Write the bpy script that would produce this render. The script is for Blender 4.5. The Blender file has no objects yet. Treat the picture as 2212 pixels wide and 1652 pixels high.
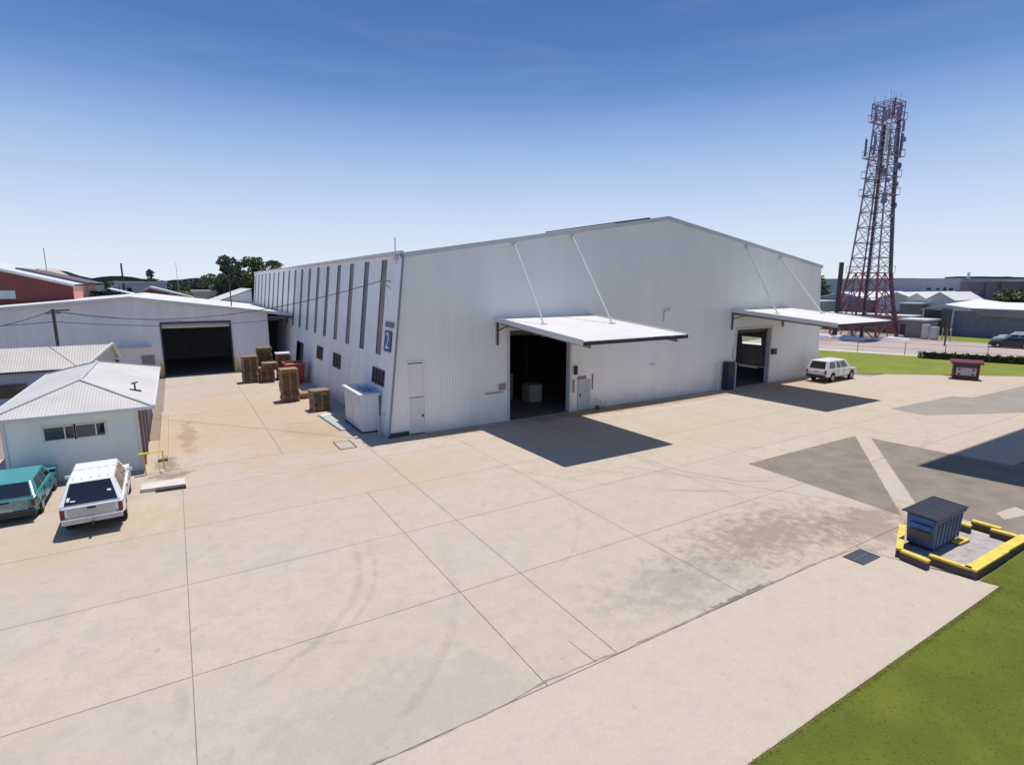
import bpy, bmesh, math, random
from mathutils import Vector, Matrix
R = math.radians
sc = bpy.context.scene
col = sc.collection
random.seed(7)

# ---------------------------------------------------------------- camera, world, sun, exposure
cam_d = bpy.data.cameras.new('camera'); cam = bpy.data.objects.new('camera', cam_d); col.objects.link(cam)
cam.location = (0, 0, 8.6)
cam.rotation_euler = (R(90 - 10.1), 0, R(-31.3))
cam_d.sensor_width = 36; cam_d.lens = 1190 / 2212 * 36
cam_d.clip_start = .1; cam_d.clip_end = 6000
sc.camera = cam

SUN = Vector((.24, .10, 1)).normalized()
world = bpy.data.worlds.new('World'); sc.world = world; world.use_nodes = True
wn = world.node_tree; wn.nodes.clear()
wo = wn.nodes.new('ShaderNodeOutputWorld'); bg = wn.nodes.new('ShaderNodeBackground')
sky = wn.nodes.new('ShaderNodeTexSky'); sky.sky_type = 'NISHITA'; sky.sun_disc = False
sky.sun_elevation = math.asin(SUN.z); sky.sun_rotation = math.atan2(SUN.x, SUN.y)
sky.air_density = 1.0; sky.dust_density = 0.6; sky.ozone_density = 1.5; sky.altitude = 0
bg.inputs['Strength'].default_value = 0.106
# thin streaky cirrus over the whole dome
tc = wn.nodes.new('ShaderNodeTexCoord'); mp = wn.nodes.new('ShaderNodeMapping'); mp.inputs['Scale'].default_value = (1.2, 1.2, 9)
mp.inputs['Rotation'].default_value = (R(6), R(4), 0)
nz = wn.nodes.new('ShaderNodeTexNoise'); nz.inputs['Scale'].default_value = 3.2; nz.inputs['Detail'].default_value = 6; nz.inputs['Distortion'].default_value = .6
rp = wn.nodes.new('ShaderNodeMapRange'); rp.inputs['From Min'].default_value = .5; rp.inputs['From Max'].default_value = .85
rp.inputs['To Min'].default_value = 0; rp.inputs['To Max'].default_value = .07
mx = wn.nodes.new('ShaderNodeMix'); mx.data_type = 'RGBA'
hs = wn.nodes.new('ShaderNodeHueSaturation'); hs.inputs['Saturation'].default_value = 1.0
wn.links.new(tc.outputs['Generated'], mp.inputs['Vector']); wn.links.new(mp.outputs['Vector'], nz.inputs['Vector'])
wn.links.new(nz.outputs['Fac'], rp.inputs['Value']); wn.links.new(rp.outputs['Result'], mx.inputs['Factor'])
wn.links.new(sky.outputs['Color'], hs.inputs['Color']); wn.links.new(hs.outputs['Color'], mx.inputs['A'])
mx.inputs['B'].default_value = (6.6, 7.4, 8.8, 1)
# clear-sky falloff with elevation: pale near the horizon, deep blue overhead, blended with the physical sky
sxyz = wn.nodes.new('ShaderNodeSeparateXYZ'); wn.links.new(tc.outputs['Generated'], sxyz.inputs[0])
cr_ = wn.nodes.new('ShaderNodeValToRGB'); wn.links.new(sxyz.outputs['Z'], cr_.inputs['Fac'])
stops = [(0,(.745,.83,.915)),(.045,(.68,.775,.905)),(.12,(.545,.66,.875)),(.21,(.335,.48,.78)),(.30,(.12,.262,.585)),(.36,(.078,.19,.485)),(.43,(.055,.15,.42)),(1,(.055,.15,.42))]
el = cr_.color_ramp.elements
while len(el) < len(stops): el.new(.5)
for e_, (p_, c_) in zip(el, stops): e_.position = p_; e_.color = (*[x*10 for x in c_], 1)
m2 = wn.nodes.new('ShaderNodeMix'); m2.data_type = 'RGBA'; m2.inputs['Factor'].default_value = .9
wn.links.new(sky.outputs['Color'], m2.inputs['A']); wn.links.new(cr_.outputs['Color'], m2.inputs['B']); wn.links.new(m2.outputs['Result'], hs.inputs['Color'])
wn.links.new(mx.outputs['Result'], bg.inputs['Color']); wn.links.new(bg.outputs['Background'], wo.inputs['Surface'])

sd = bpy.data.lights.new('sun', 'SUN'); sd.energy = 4.5; sd.angle = R(.5); sd.color = (1, .955, .89)
so = bpy.data.objects.new('sun', sd); col.objects.link(so); so.location = (20, 10, 80)
so.rotation_euler = (-SUN).to_track_quat('-Z', 'Y').to_euler()
vs = sc.view_settings; vs.view_transform = 'Standard'; vs.look = 'None'; vs.exposure = 0; vs.gamma = 1; vs.use_curve_mapping = False

# ---------------------------------------------------------------- helpers
def tag(o, label=None, cat=None, group=None, kind=None):
    if label: o['label'] = label
    if cat: o['category'] = cat
    if group: o['group'] = group
    if kind: o['kind'] = kind
    return o
def empty(name, loc, label, cat, group=None, rz=0):
    o = bpy.data.objects.new(name, None); col.objects.link(o); o.empty_display_size = .3
    o.location = loc; o.rotation_euler = (0, 0, rz)
    return tag(o, label, cat, group)

class MB:
    def __init__(s): s.v = []; s.f = []
    def add(s, vs, fs):
        b = len(s.v); s.v += [tuple(v) for v in vs]; s.f += [tuple(b + i for i in f) for f in fs]; return s
    def quad(s, a, b, c, d): return s.add([a, b, c, d], [(0, 1, 2, 3)])
    def box(s, x0, y0, z0, x1, y1, z1):
        return s.add([(x0,y0,z0),(x1,y0,z0),(x1,y1,z0),(x0,y1,z0),(x0,y0,z1),(x1,y0,z1),(x1,y1,z1),(x0,y1,z1)],
                     [(0,3,2,1),(4,5,6,7),(0,1,5,4),(1,2,6,5),(2,3,7,6),(3,0,4,7)])
    def prism(s, pts, z0, z1):
        n = len(pts); v = [(p[0],p[1],z0) for p in pts] + [(p[0],p[1],z1) for p in pts]
        f = [tuple(range(n-1,-1,-1)), tuple(range(n,2*n))] + [(i,(i+1)%n,n+(i+1)%n,n+i) for i in range(n)]
        return s.add(v, f)
    def bar(s, a, b, w, h=None, n=4):
        a = Vector(a); b = Vector(b); d = b - a
        if d.length < 1e-6: return s
        d.normalize(); up = Vector((0,0,1)) if abs(d.z) < .95 else Vector((1,0,0))
        u = d.cross(up).normalized(); v = u.cross(d); h = h or w; P = []
        for c in (a, b):
            for k in range(n):
                t = 2*math.pi*(k+.5)/n; q = math.sqrt(2) if n == 4 else 1
                P.append(c + u*(math.cos(t)*w/2*q) + v*(math.sin(t)*h/2*q))
        return s.add(P, [tuple(range(n-1,-1,-1)), tuple(range(n,2*n))] + [(k,(k+1)%n,n+(k+1)%n,n+k) for k in range(n)])
    def cyl(s, a, b, r, n=16, r2=None):
        a = Vector(a); b = Vector(b); d = (b-a).normalized(); up = Vector((0,0,1)) if abs(d.z) < .95 else Vector((1,0,0))
        u = d.cross(up).normalized(); v = u.cross(d); P = []
        for c, rr in ((a, r), (b, r if r2 is None else r2)):
            P += [c + u*(math.cos(2*math.pi*k/n)*rr) + v*(math.sin(2*math.pi*k/n)*rr) for k in range(n)]
        return s.add(P, [tuple(range(n-1,-1,-1)), tuple(range(n,2*n))] + [(k,(k+1)%n,n+(k+1)%n,n+k) for k in range(n)])
    def mesh(s, name, mat, bevel=0, smooth=False):
        me = bpy.data.meshes.new(name); me.from_pydata(s.v, [], s.f)
        bm = bmesh.new(); bm.from_mesh(me)
        if bevel:
            bmesh.ops.remove_doubles(bm, verts=bm.verts, dist=1e-4)
            es = [e for e in bm.edges if len(e.link_faces) == 2 and e.calc_face_angle(0) > R(22)]
            bmesh.ops.bevel(bm, geom=es, offset=bevel, segments=2, affect='EDGES', profile=.6, clamp_overlap=True)
        bmesh.ops.recalc_face_normals(bm, faces=bm.faces)
        bm.to_mesh(me); bm.free()
        if smooth:
            for p in me.polygons: p.use_smooth = True
        me.materials.append(mat); return me
    def build(s, name, mat, parent=None, bevel=0, smooth=False, loc=None):
        o = bpy.data.objects.new(name, s.mesh(name, mat, bevel, smooth)); col.objects.link(o)
        if loc: o.location = loc
        if parent:
            o.parent = parent
            if s.world: o.matrix_parent_inverse = Matrix.Translation(-Vector(parent_world(parent)))
        return o
    world = False
def parent_world(p):
    v = Vector((0,0,0)); 
    while p: v += p.location; v += p.matrix_parent_inverse.translation if p.parent else Vector((0,0,0)); p = p.parent
    return v
class WB(MB):      # vertices given in world coordinates even under an (unrotated) parent
    world = True
def dup(o, parent=None):
    c = o.copy(); col.objects.link(c)
    if parent: c.parent = parent
    for ch in list(o.children): dup(ch, c)
    return c

# ---------------------------------------------------------------- materials
def nt(name):
    m = bpy.data.materials.new(name); m.use_nodes = True; t = m.node_tree
    return m, t, t.nodes['Principled BSDF'], (lambda a, b: t.links.new(a, b))
def M(name, c, rough=.6, metal=0, var=.12, scale=1.2, bump=0, bscale=30, streak=False, c2=None, spec=.5, dirt=None, rust=0):
    m, t, p, L = nt(name); N = t.nodes.new
    g = N('ShaderNodeNewGeometry'); mp = N('ShaderNodeMapping'); L(g.outputs['Position'], mp.inputs['Vector'])
    mp.inputs['Scale'].default_value = (1, 1, .12) if streak else (1, 1, 1)
    n1 = N('ShaderNodeTexNoise'); n1.inputs['Scale'].default_value = scale; n1.inputs['Detail'].default_value = 8; n1.inputs['Roughness'].default_value = .65
    L(mp.outputs['Vector'], n1.inputs['Vector'])
    r = N('ShaderNodeValToRGB'); e = r.color_ramp.elements
    c2 = c2 or tuple(x*(1-var*1.6) for x in c)
    e[0].position = .3; e[0].color = (*c2, 1); e[1].position = .68; e[1].color = (*[min(1, x*(1+var*.4)) for x in c], 1)
    L(n1.outputs['Fac'], r.inputs['Fac']); out = r.outputs['Color']
    if rust:
        n3 = N('ShaderNodeTexNoise'); n3.inputs['Scale'].default_value = scale*3; n3.inputs['Detail'].default_value = 10
        L(g.outputs['Position'], n3.inputs['Vector']); mr = N('ShaderNodeMapRange')
        mr.inputs['From Min'].default_value = .58; mr.inputs['From Max'].default_value = .72; mr.inputs['To Max'].default_value = rust
        L(n3.outputs['Fac'], mr.inputs['Value']); mxx = N('ShaderNodeMix'); mxx.data_type = 'RGBA'
        L(mr.outputs['Result'], mxx.inputs['Factor']); L(out, mxx.inputs['A']); mxx.inputs['B'].default_value = (.16, .075, .035, 1); out = mxx.outputs['Result']
    L(out, p.inputs['Base Color'])
    p.inputs['Roughness'].default_value = rough; p.inputs['Metallic'].default_value = metal; p.inputs['Specular IOR Level'].default_value = spec
    if bump:
        n2 = N('ShaderNodeTexNoise'); n2.inputs['Scale'].default_value = bscale; n2.inputs['Detail'].default_value = 6
        L(g.outputs['Position'], n2.inputs['Vector']); b = N('ShaderNodeBump'); b.inputs['Strength'].default_value = bump; b.inputs['Distance'].default_value = .05
        L(n2.outputs['Fac'], b.inputs['Height']); L(b.outputs['Normal'], p.inputs['Normal'])
    return m
def corr(name, c, axis, pitch=.076, rough=.5, var=.1, strength=.6, blotch=.5):
    m = M(name, c, rough=rough, var=var, scale=blotch); t = m.node_tree; L = t.links.new; p = t.nodes['Principled BSDF']
    g = t.nodes.new('ShaderNodeNewGeometry'); w = t.nodes.new('ShaderNodeTexWave'); w.wave_type = 'BANDS'; w.bands_direction = axis
    w.inputs['Scale'].default_value = .314/pitch; w.inputs['Distortion'].default_value = .0
    L(g.outputs['Position'], w.inputs['Vector']); b = t.nodes.new('ShaderNodeBump'); b.inputs['Strength'].default_value = strength; b.inputs['Distance'].default_value = .02
    L(w.outputs['Fac'], b.inputs['Height']); L(b.outputs['Normal'], p.inputs['Normal']); return m

def concrete(name, base, tint, stains=True, rows=True):
    m, t, p, L = nt(name); N = t.nodes.new
    g = N('ShaderNodeNewGeometry'); pos = g.outputs['Position']
    def noise(s, d=8, r=.62, vec=None, dist=0):
        n = N('ShaderNodeTexNoise'); n.inputs['Scale'].default_value = s; n.inputs['Detail'].default_value = d; n.inputs['Roughness'].default_value = r
        n.inputs['Distortion'].default_value = dist; L(vec or pos, n.inputs['Vector']); return n.outputs['Fac']
    def mr(v, a, b, c=0., d=1.):
        n = N('ShaderNodeMapRange'); n.interpolation_type = 'SMOOTHSTEP'
        for k, x in zip(('From Min','From Max','To Min','To Max'), (a,b,c,d)): n.inputs[k].default_value = x
        L(v, n.inputs['Value']); return n.outputs['Result']
    def mul(a, b, op='MULTIPLY'):
        n = N('ShaderNodeMath'); n.operation = op; n.use_clamp = False
        for i, x in enumerate((a, b)):
            if isinstance(x, (int, float)): n.inputs[i].default_value = x
            else: L(x, n.inputs[i])
        return n.outputs[0]
    def mix(f, a, b, mode='MIX'):
        n = N('ShaderNodeMix'); n.data_type = 'RGBA'; n.blend_type = mode
        if isinstance(f, (int, float)): n.inputs['Factor'].default_value = f
        else: L(f, n.inputs['Factor'])
        for k, x in (('A', a), ('B', b)):
            if isinstance(x, tuple): n.inputs[k].default_value = (*x, 1)
            else: L(x, n.inputs[k])
        return n.outputs['Result']
    c = mix(mr(noise(.16, 5), .35, .65), base, tint)
    c = mix(mr(noise(1.1, 10, .74), .4, .7, 0, .95), c, (base[0]*.82, base[1]*.84, base[2]*.85))
    c = mix(mr(noise(.55, 12, .78, dist=.4), .5, .7, 0, .5), c, tuple(min(1, x*1.12) for x in base))
    c = mix(mr(noise(3.3, 10, .8), .48, .68, 0, .7), c, (base[0]*.76, base[1]*.78, base[2]*.8))
    c = mix(mr(noise(14, 6, .75), .46, .7, 0, .6), c, tuple(x*.72 for x in base))
    c = mix(mr(noise(2.1, 2.5, .5), .69, .75, 0, .38), c, tuple(x*.5 for x in base))
    c = mix(mr(noise(6.5, 2, .5), .72, .77, 0, .4), c, tuple(x*.45 for x in base))
    oi = N('ShaderNodeObjectInfo'); c = mix(mr(oi.outputs['Random'], 0, 1, 0, .34), c, tuple(x*.84 for x in tint))
    sx = N('ShaderNodeSeparateXYZ'); L(pos, sx.inputs[0]); X, Y = sx.outputs['X'], sx.outputs['Y']
    def blob(cx, cy, rx, ry, strength, colr, ns=.8, hard=.35):
        nonlocal c
        dx = mul(mul(X, -cx, 'ADD'), 1/rx); dy = mul(mul(Y, -cy, 'ADD'), 1/ry)
        d = mul(mul(mul(dx, dx), mul(dy, dy), 'ADD'), .5, 'POWER')
        d = mul(d, mul(mul(noise(ns, 9, .72), -.5, 'ADD'), 3.2), 'ADD')
        c = mix(mr(d, 1.0, hard, 0, strength), c, colr)
    def arc(cx, cy, r, w, y0, y1, strength):
        nonlocal c
        dx = mul(X, -cx, 'ADD'); dy = mul(Y, -cy, 'ADD')
        d = mul(mul(mul(mul(dx, dx), mul(dy, dy), 'ADD'), .5, 'POWER'), -r, 'ADD')
        d = mul(d, mul(mul(noise(.5, 3), -.5, 'ADD'), .3), 'ADD')
        n = N('ShaderNodeMath'); n.operation = 'ABSOLUTE'; L(d, n.inputs[0])
        band = mr(n.outputs[0], w, w*.25)
        yy = mul(mr(Y, y0-1, y0+1.2), mr(Y, y1+1, y1-1.2))
        yy = mul(yy, mr(X, .2, 1.6)); f = mul(mul(band, yy), mul(mr(noise(2.2, 8, .75), .3, .65), strength))
        c = mix(f, c, tuple(x*.5 for x in base))
    if stains:
        dk = (.17, .145, .115)
        blob(17.2, 10.8, 5.6, 2.4, .62, (.20, .15, .10), 2.4, .0); blob(20.9, 9.3, 3.0, 1.7, .55, (.22, .14, .105), .9)
        blob(12.0, 10.2, 4.2, 1.8, .33, dk, 1.7, .0); blob(3.2, 9.6, 4.2, 1.9, .26, (.3, .28, .24), 1.6)
        blob(12.8, 8.75, 1.9, .14, .9, (.13, .11, .085), 3); blob(-.62, 12.3, .22, .7, .15, (.2, .19, .15), 1)
        blob(3.5, 39, 7.5, 15, .42, (.50, .33, .185), .25); blob(6.8, 33.5, 3, 3, .5, (.42, .29, .16), .5)
        blob(26, 28.6, 9, 1.1, .75, (.33, .21, .115), .7); blob(13.5, 28.6, 4.5, 1.0, .6, (.40, .27, .16), .9)
        blob(47, 27.6, 5, 1.9, .5, (.42, .28, .17), .5); blob(33, 28.0, 9, .8, .6, (.36, .24, .14), .8)
        blob(-3.5, 23, 6, 2.7, .45, (.47, .36, .21), .6); blob(8.2, 23.5, 4.5, 3.6, .35, (.50, .37, .23), .4)
        blob(24.5, 21.5, 8, 3, .3, (.5, .37, .24), .4); blob(-1.0, 30.6, .6, 1.7, .7, (.2, .15, .1), 1.5); blob(-.9, 28.6, 1.0, .9, .75, (.24, .18, .12), 1.5)
        blob(.0, 36, .55, 5, .45, (.25, .17, .1), 1); blob(60, 22, 12, 4, .45, (.52, .39, .32), .3)
        arc(-1.6, 17.5, 6.0, .16, 11, 17.6, .36); arc(-1.6, 17.5, 6.45, .12, 12.5, 17.6, .26); arc(-1.4, 16.2, 8.1, .2, 9.2, 14.6, .28)
        arc(6, 19, 7.2, .1, 12, 22, .22); arc(30, 30, 17.5, .22, 12.5, 22, .2); arc(30, 30, 19.2, .2, 12.5, 22, .2)
    c = mix(mr(noise(70, 3, .6), .3, .8, 0, .14), c, tuple(x*.55 for x in base))
    L(c, p.inputs['Base Color']); p.inputs['Roughness'].default_value = .92; p.inputs['Specular IOR Level'].default_value = .25
    b = N('ShaderNodeBump'); b.inputs['Strength'].default_value = .35; b.inputs['Distance'].default_value = .02
    L(noise(25, 8, .7), b.inputs['Height']); L(b.outputs['Normal'], p.inputs['Normal'])
    return m

MC = concrete('concrete_old', (.535, .442, .342), (.522, .442, .36))
MCN = concrete('concrete_new', (.565, .468, .372), (.545, .458, .367), stains=False)
MJ = M('joint_dirt', (.29, .235, .185), .95)
MASPH = M('asphalt_weathered', (.265, .222, .17), .95, var=.14, scale=.9, c2=(.185, .16, .128), bump=.5, bscale=60)
MASPH2 = M('asphalt_far', (.30, .27, .23), .95, var=.14, scale=.4, c2=(.24, .225, .20), bump=.3, bscale=50)
MGR = M('grass_mown', (.128, .146, .024), 1, var=.2, scale=.7, c2=(.088, .110, .019), bump=.5, bscale=30, spec=.1)
MGR2 = M('grass_verge', (.215, .235, .05), 1, var=.15, scale=.35, c2=(.15, .19, .035), bump=.6, bscale=20, spec=.1)
MGRF = M('far_ground', (.17, .16, .09), 1, var=.3, scale=.02, c2=(.09, .115, .055))
MROAD = M('road_pink', (.42, .34, .30), .95, var=.1, scale=.3)
MROAD2 = M('footpath_pale', (.62, .55, .47), .95, var=.1, scale=.4)
MWALL = M('wall_white_steel', (.88, .875, .855), .33, var=.06, scale=.55, streak=True, c2=(.82, .82, .81), metal=.06, spec=.8)
MWALLS = M('side_wall_steel', (.88, .86, .84), .4, var=.08, scale=.7, streak=True, c2=(.80, .785, .78), spec=.6)
MSHED = M('shed_wall_steel', (.86, .84, .83), .5, var=.1, scale=.6, streak=True, c2=(.74, .73, .74), spec=.5)
MROOFW = M('roof_white_steel', (.70, .675, .64), .5, var=.06, scale=.4)
MTRIM = M('trim_pale', (.62, .63, .66), .5, var=.06)
MGUT = M('gutter_pale', (.66, .65, .66), .5, var=.08, scale=2)
MSTRIP = M('skylight_brown', (.27, .23, .185), .5, var=.25, scale=.8, c2=(.16, .14, .125))
MSTRIP2 = M('skylight_slate', (.15, .155, .19), .4, var=.25, scale=.8, c2=(.07, .075, .10))
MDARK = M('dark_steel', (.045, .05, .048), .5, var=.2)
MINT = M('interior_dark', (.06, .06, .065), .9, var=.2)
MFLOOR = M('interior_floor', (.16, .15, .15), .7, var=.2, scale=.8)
MGLASS = M('glass_dark', (.018, .02, .028), .08, var=.1, spec=.8)
MHW = M('weatherboard', (.80, .83, .76), .6, var=.06, scale=.6, c2=(.70, .74, .69))
MHW2 = M('house_side_cladding', (.45, .39, .37), .6, var=.15, scale=1.2, streak=True, c2=(.30, .25, .26))
MHRX = corr('house_roof_a', (.55, .52, .48), 'X', .12, .55); MHRY = corr('house_roof_b', (.60, .57, .53), 'Y', .12, .55)
MB2 = corr('back_roof', (.52, .475, .43), 'X', .15, .6)
MYEL = M('yellow_paint', (.80, .56, .03), .5, var=.08, scale=3)
MYELK = M('yellow_kerb_paint', (.83, .58, .085), .6, var=.16, scale=4, rust=.55)
MKERB = M('kerb_side', (.11, .085, .075), .9, var=.2, scale=3)
MWOOD = M('pallet_wood', (.50, .325, .18), .85, var=.3, scale=2.5, c2=(.30, .185, .10))
MWOOD2 = M('pallet_wood_red', (.44, .245, .16), .85, var=.3, scale=2.5, c2=(.24, .13, .09))
MWOOD3 = M('pallet_wood_grey', (.37, .28, .16), .85, var=.3, scale=2.5, c2=(.20, .15, .09))
MRED = M('red_paint', (.36, .045, .03), .5, var=.2, scale=2)
MTWR = M('tower_red', (.36, .09, .10), .6, var=.2, scale=.6); MTWG = M('tower_grey', (.36, .25, .32), .6, var=.2, scale=.6)
MTWT = M('tower_top', (.40, .27, .40), .6, var=.2, scale=.6); MCABLE = M('cable_black', (.07, .07, .10), .6)
MANT = M('antenna_white', (.62, .62, .60), .5, var=.08)
MWHITE = M('car_white', (.80, .80, .80), .22, var=.03, scale=2, spec=.6); MCARDIRTY = M('car_white_dusty', (.55, .54, .51), .4, var=.1, scale=3)
MTEAL = M('car_teal', (.045, .26, .25), .28, var=.12, scale=2, c2=(.06, .30, .33), spec=.6); MTEALF = M('car_teal_faded', (.24, .38, .38), .4, var=.3, scale=4)
MTYRE = M('tyre', (.02, .02, .02), .85); MRIM = M('rim', (.35, .35, .36), .35, metal=.6); MTAIL = M('tail_lamp', (.20, .012, .012), .2)
MBLK = M('black_plastic', (.025, .025, .028), .6); MPLATE = M('plate_yellow', (.6, .58, .5), .5); MLAMP = M('head_lamp', (.6, .6, .6), .1)
MBIN = M('bin_blue_grey', (.115, .165, .27), .5, var=.25, scale=2.5, rust=.3); MBINB = M('bin_blue', (.03, .13, .36), .4, var=.2, scale=3)
MLID = M('bin_lid', (.03, .03, .042), .55, var=.2, scale=4)
MBRK = M('brick_shaded', (.17, .055, .05), .9, var=.15, scale=.8); MBRK2 = M('brick_sunlit', (.68, .34, .26), .9, var=.1, scale=.8)  # one brick: shaded front and sunlit side put into two colours
MSIGNB = M('sign_blue', (.05, .10, .30), .4); MSIGNW = M('sign_white', (.8, .8, .8), .5)
MCREAM = M('cream_wall', (.62, .55, .40), .8); MPURP = M('mauve_wall', (.155, .12, .165), .8, var=.08); MGREYB = M('grey_building', (.42, .45, .50), .7, var=.06, scale=.2)
MBLUEB = M('pale_blue_building', (.42, .48, .58), .7); MBARK = M('bark', (.10, .08, .06), .95)
MHILL = M('hill_bush', (.055, .085, .075), 1, var=.3, scale=.02, c2=(.035, .06, .06))
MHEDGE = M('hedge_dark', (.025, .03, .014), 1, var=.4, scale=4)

def panelise(m, axis, w, amt, grime=0):
    t = m.node_tree; L = t.links.new; N = t.nodes.new; p = t.nodes['Principled BSDF']; src = p.inputs['Base Color'].links[0].from_socket
    g = N('ShaderNodeNewGeometry'); sx = N('ShaderNodeSeparateXYZ'); L(g.outputs['Position'], sx.inputs[0])
    dv = N('ShaderNodeMath'); dv.operation = 'DIVIDE'; L(sx.outputs[axis], dv.inputs[0]); dv.inputs[1].default_value = w
    fl = N('ShaderNodeMath'); fl.operation = 'FLOOR'; L(dv.outputs[0], fl.inputs[0])
    wn_ = N('ShaderNodeTexWhiteNoise'); wn_.noise_dimensions = '1D'; L(fl.outputs[0], wn_.inputs['W'])
    ml = N('ShaderNodeMath'); ml.operation = 'MULTIPLY'; L(wn_.outputs['Value'], ml.inputs[0]); ml.inputs[1].default_value = amt
    mm = N('ShaderNodeMix'); mm.data_type = 'RGBA'; L(ml.outputs[0], mm.inputs['Factor']); L(src, mm.inputs['A']); mm.inputs['B'].default_value = (.38,.38,.41,1); out = mm.outputs['Result']
    if grime:
        no_ = N('ShaderNodeTexNoise'); no_.inputs['Scale'].default_value = 1.5; no_.inputs['Detail'].default_value = 8; L(g.outputs['Position'], no_.inputs['Vector'])
        ad = N('ShaderNodeMath'); ad.operation = 'MULTIPLY_ADD'; L(no_.outputs['Fac'], ad.inputs[0]); ad.inputs[1].default_value = -2.2; L(sx.outputs['Z'], ad.inputs[2])
        gr = N('ShaderNodeMapRange'); gr.inputs['From Min'].default_value = .1; gr.inputs['From Max'].default_value = -.9; gr.inputs['To Max'].default_value = grime; L(ad.outputs[0], gr.inputs['Value'])
        m3 = N('ShaderNodeMix'); m3.data_type = 'RGBA'; L(gr.outputs['Result'], m3.inputs['Factor']); L(out, m3.inputs['A']); m3.inputs['B'].default_value = (.33,.25,.18,1); out = m3.outputs['Result']
    L(out, p.inputs['Base Color'])
panelise(MWALL, 'X', .76, .04, .14); panelise(MWALLS, 'Y', .76, .10, .3); panelise(MSHED, 'X', .76, .12, .3); panelise(MROOFW, 'X', .76, .08)

# ---------------------------------------------------------------- setting: ground
def sheet(name, pts, z, m, kind='structure'):
    o = MB().add([(x, y, z) for x, y in pts], [tuple(range(len(pts)))]).build(name, m); tag(o, kind=kind); return o
sheet('ground', [(-3000,-3000),(3000,-3000),(3000,3000),(-3000,3000)], -.06, MGRF)
yard = sheet('concrete_yard', [(-60,4.6),(79,4.6),(66,19),(54.5,30.2),(54.5,64),(-60,64)], -.030, MJ)
yard['label'] = 'pale sun bleached concrete hardstand in front of the warehouse'
def slab(x0, y0, x1, y1, m=MC, g=.0085, pts=None):
    b = MB()
    if pts: b.prism(pts, -.022, 0)
    else:
        b.box(x0+g, y0+g, -.022, x1-g, y1-g, 0)
    o = b.build('slab', m, yard); return o
XS = [-45,-36,-27,-18,-9.2,-.4,8.23,13.0,19.15,24.3,29.7,35.1,40.6,46,51.4,57]
YS = [8.7,13.05,17.5,21.9,26.4,29.5]
for i in range(len(XS)-1):
    for j in range(len(YS)-1):
        x0, x1 = XS[i], XS[i+1]
        if i == 5 and j in (0, 1, 2):       # a narrower pour beside the diagonal drive path
            slab(x0, YS[j], 6.2, YS[j+1]); slab(6.2, YS[j], x1, YS[j+1]); continue
        if x1 > 54: slab(0,0,0,0, pts=[(x0+.0085, YS[j]+.0085),(x1-.0085+ (0 if j<4 else -1), YS[j]+.0085),(min(x1,57)-.0085+(0 if j<4 else -2), YS[j+1]-.0085),(x0+.0085,YS[j+1]-.0085)])
        else: slab(x0, YS[j], x1, YS[j+1])
XR = [57, 62.5, 68, 74]
for i in range(3):
    for j in range(4):
        a, b = XR[i], XR[i+1]
        if j == 3 and i > 0: continue
        slab(a, YS[j], b, YS[j+1])
YA = [29.5, 35.8, 42, 48.4, 54.7, 61]
for j in range(5):
    slab(-1.3, YA[j], 4.1, YA[j+1]); slab(4.1, YA[j], 10.6, YA[j+1])
    slab(-12, YA[j], -1.3, YA[j+1]) if j == 0 else None
for x0, x1 in ((-45,-27),(-27,-9.2),(-9.2,-.4)):
    slab(x0, 5.15, x1, 8.7, MCN)
slab(0,0,0,0,MCN,pts=[(-.39,5.15),(19.68,5.2),(18.82,7.7),(18.72,8.69),(-.39,8.69)])
slab(0,0,0,0,MC,pts=[(18.75,8.69),(18.85,7.72),(19.6,5.85),(24.3,5.85),(24.3,8.69)])
slab(24.3,5.0,40,8.7); slab(40,5,57,8.7); slab(57,5,74,8.7)
# cracks: thin ragged dark strips
def crack(pts, w, label):
    b = MB(); n = 0; P = []
    for (x0,y0),(x1,y1) in zip(pts, pts[1:]):
        k = max(2, int(math.hypot(x1-x0,y1-y0)/.35))
        for i in range(k):
            t = i/k; P.append((x0+(x1-x0)*t+random.uniform(-.03,.03), y0+(y1-y0)*t+random.uniform(-.035,.035)))
    P.append(pts[-1])
    for (x0,y0),(x1,y1) in zip(P, P[1:]):
        dx, dy = x1-x0, y1-y0; l = math.hypot(dx,dy) or 1; nx, ny = -dy/l*w*random.uniform(.3,1), dx/l*w*random.uniform(.3,1)
        b.quad((x0-nx,y0-ny,.005),(x1-nx,y1-ny,.005),(x1+nx,y1+ny,.005),(x0+nx,y0+ny,.005))
    o = b.build('pavement_crack', MJ, yard); return o
crack([(-.4,8.74),(4.5,8.68),(6.3,8.84),(8.2,8.74),(11,8.74),(16.2,8.73),(18.7,8.6)], .028, '')
crack([(19.4,20.6),(19.5,17.2),(20.8,14.6),(22.2,13.8)], .022, '')
crack([(14.5,18.9),(17.9,18.7),(19.0,16.8),(22.2,11.2)], .014, '')
crack([(7.55,9.7),(7.6,8.75)], .03, ''); crack([(17.2,15.5),(19.3,14.2)], .018, '')
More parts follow.
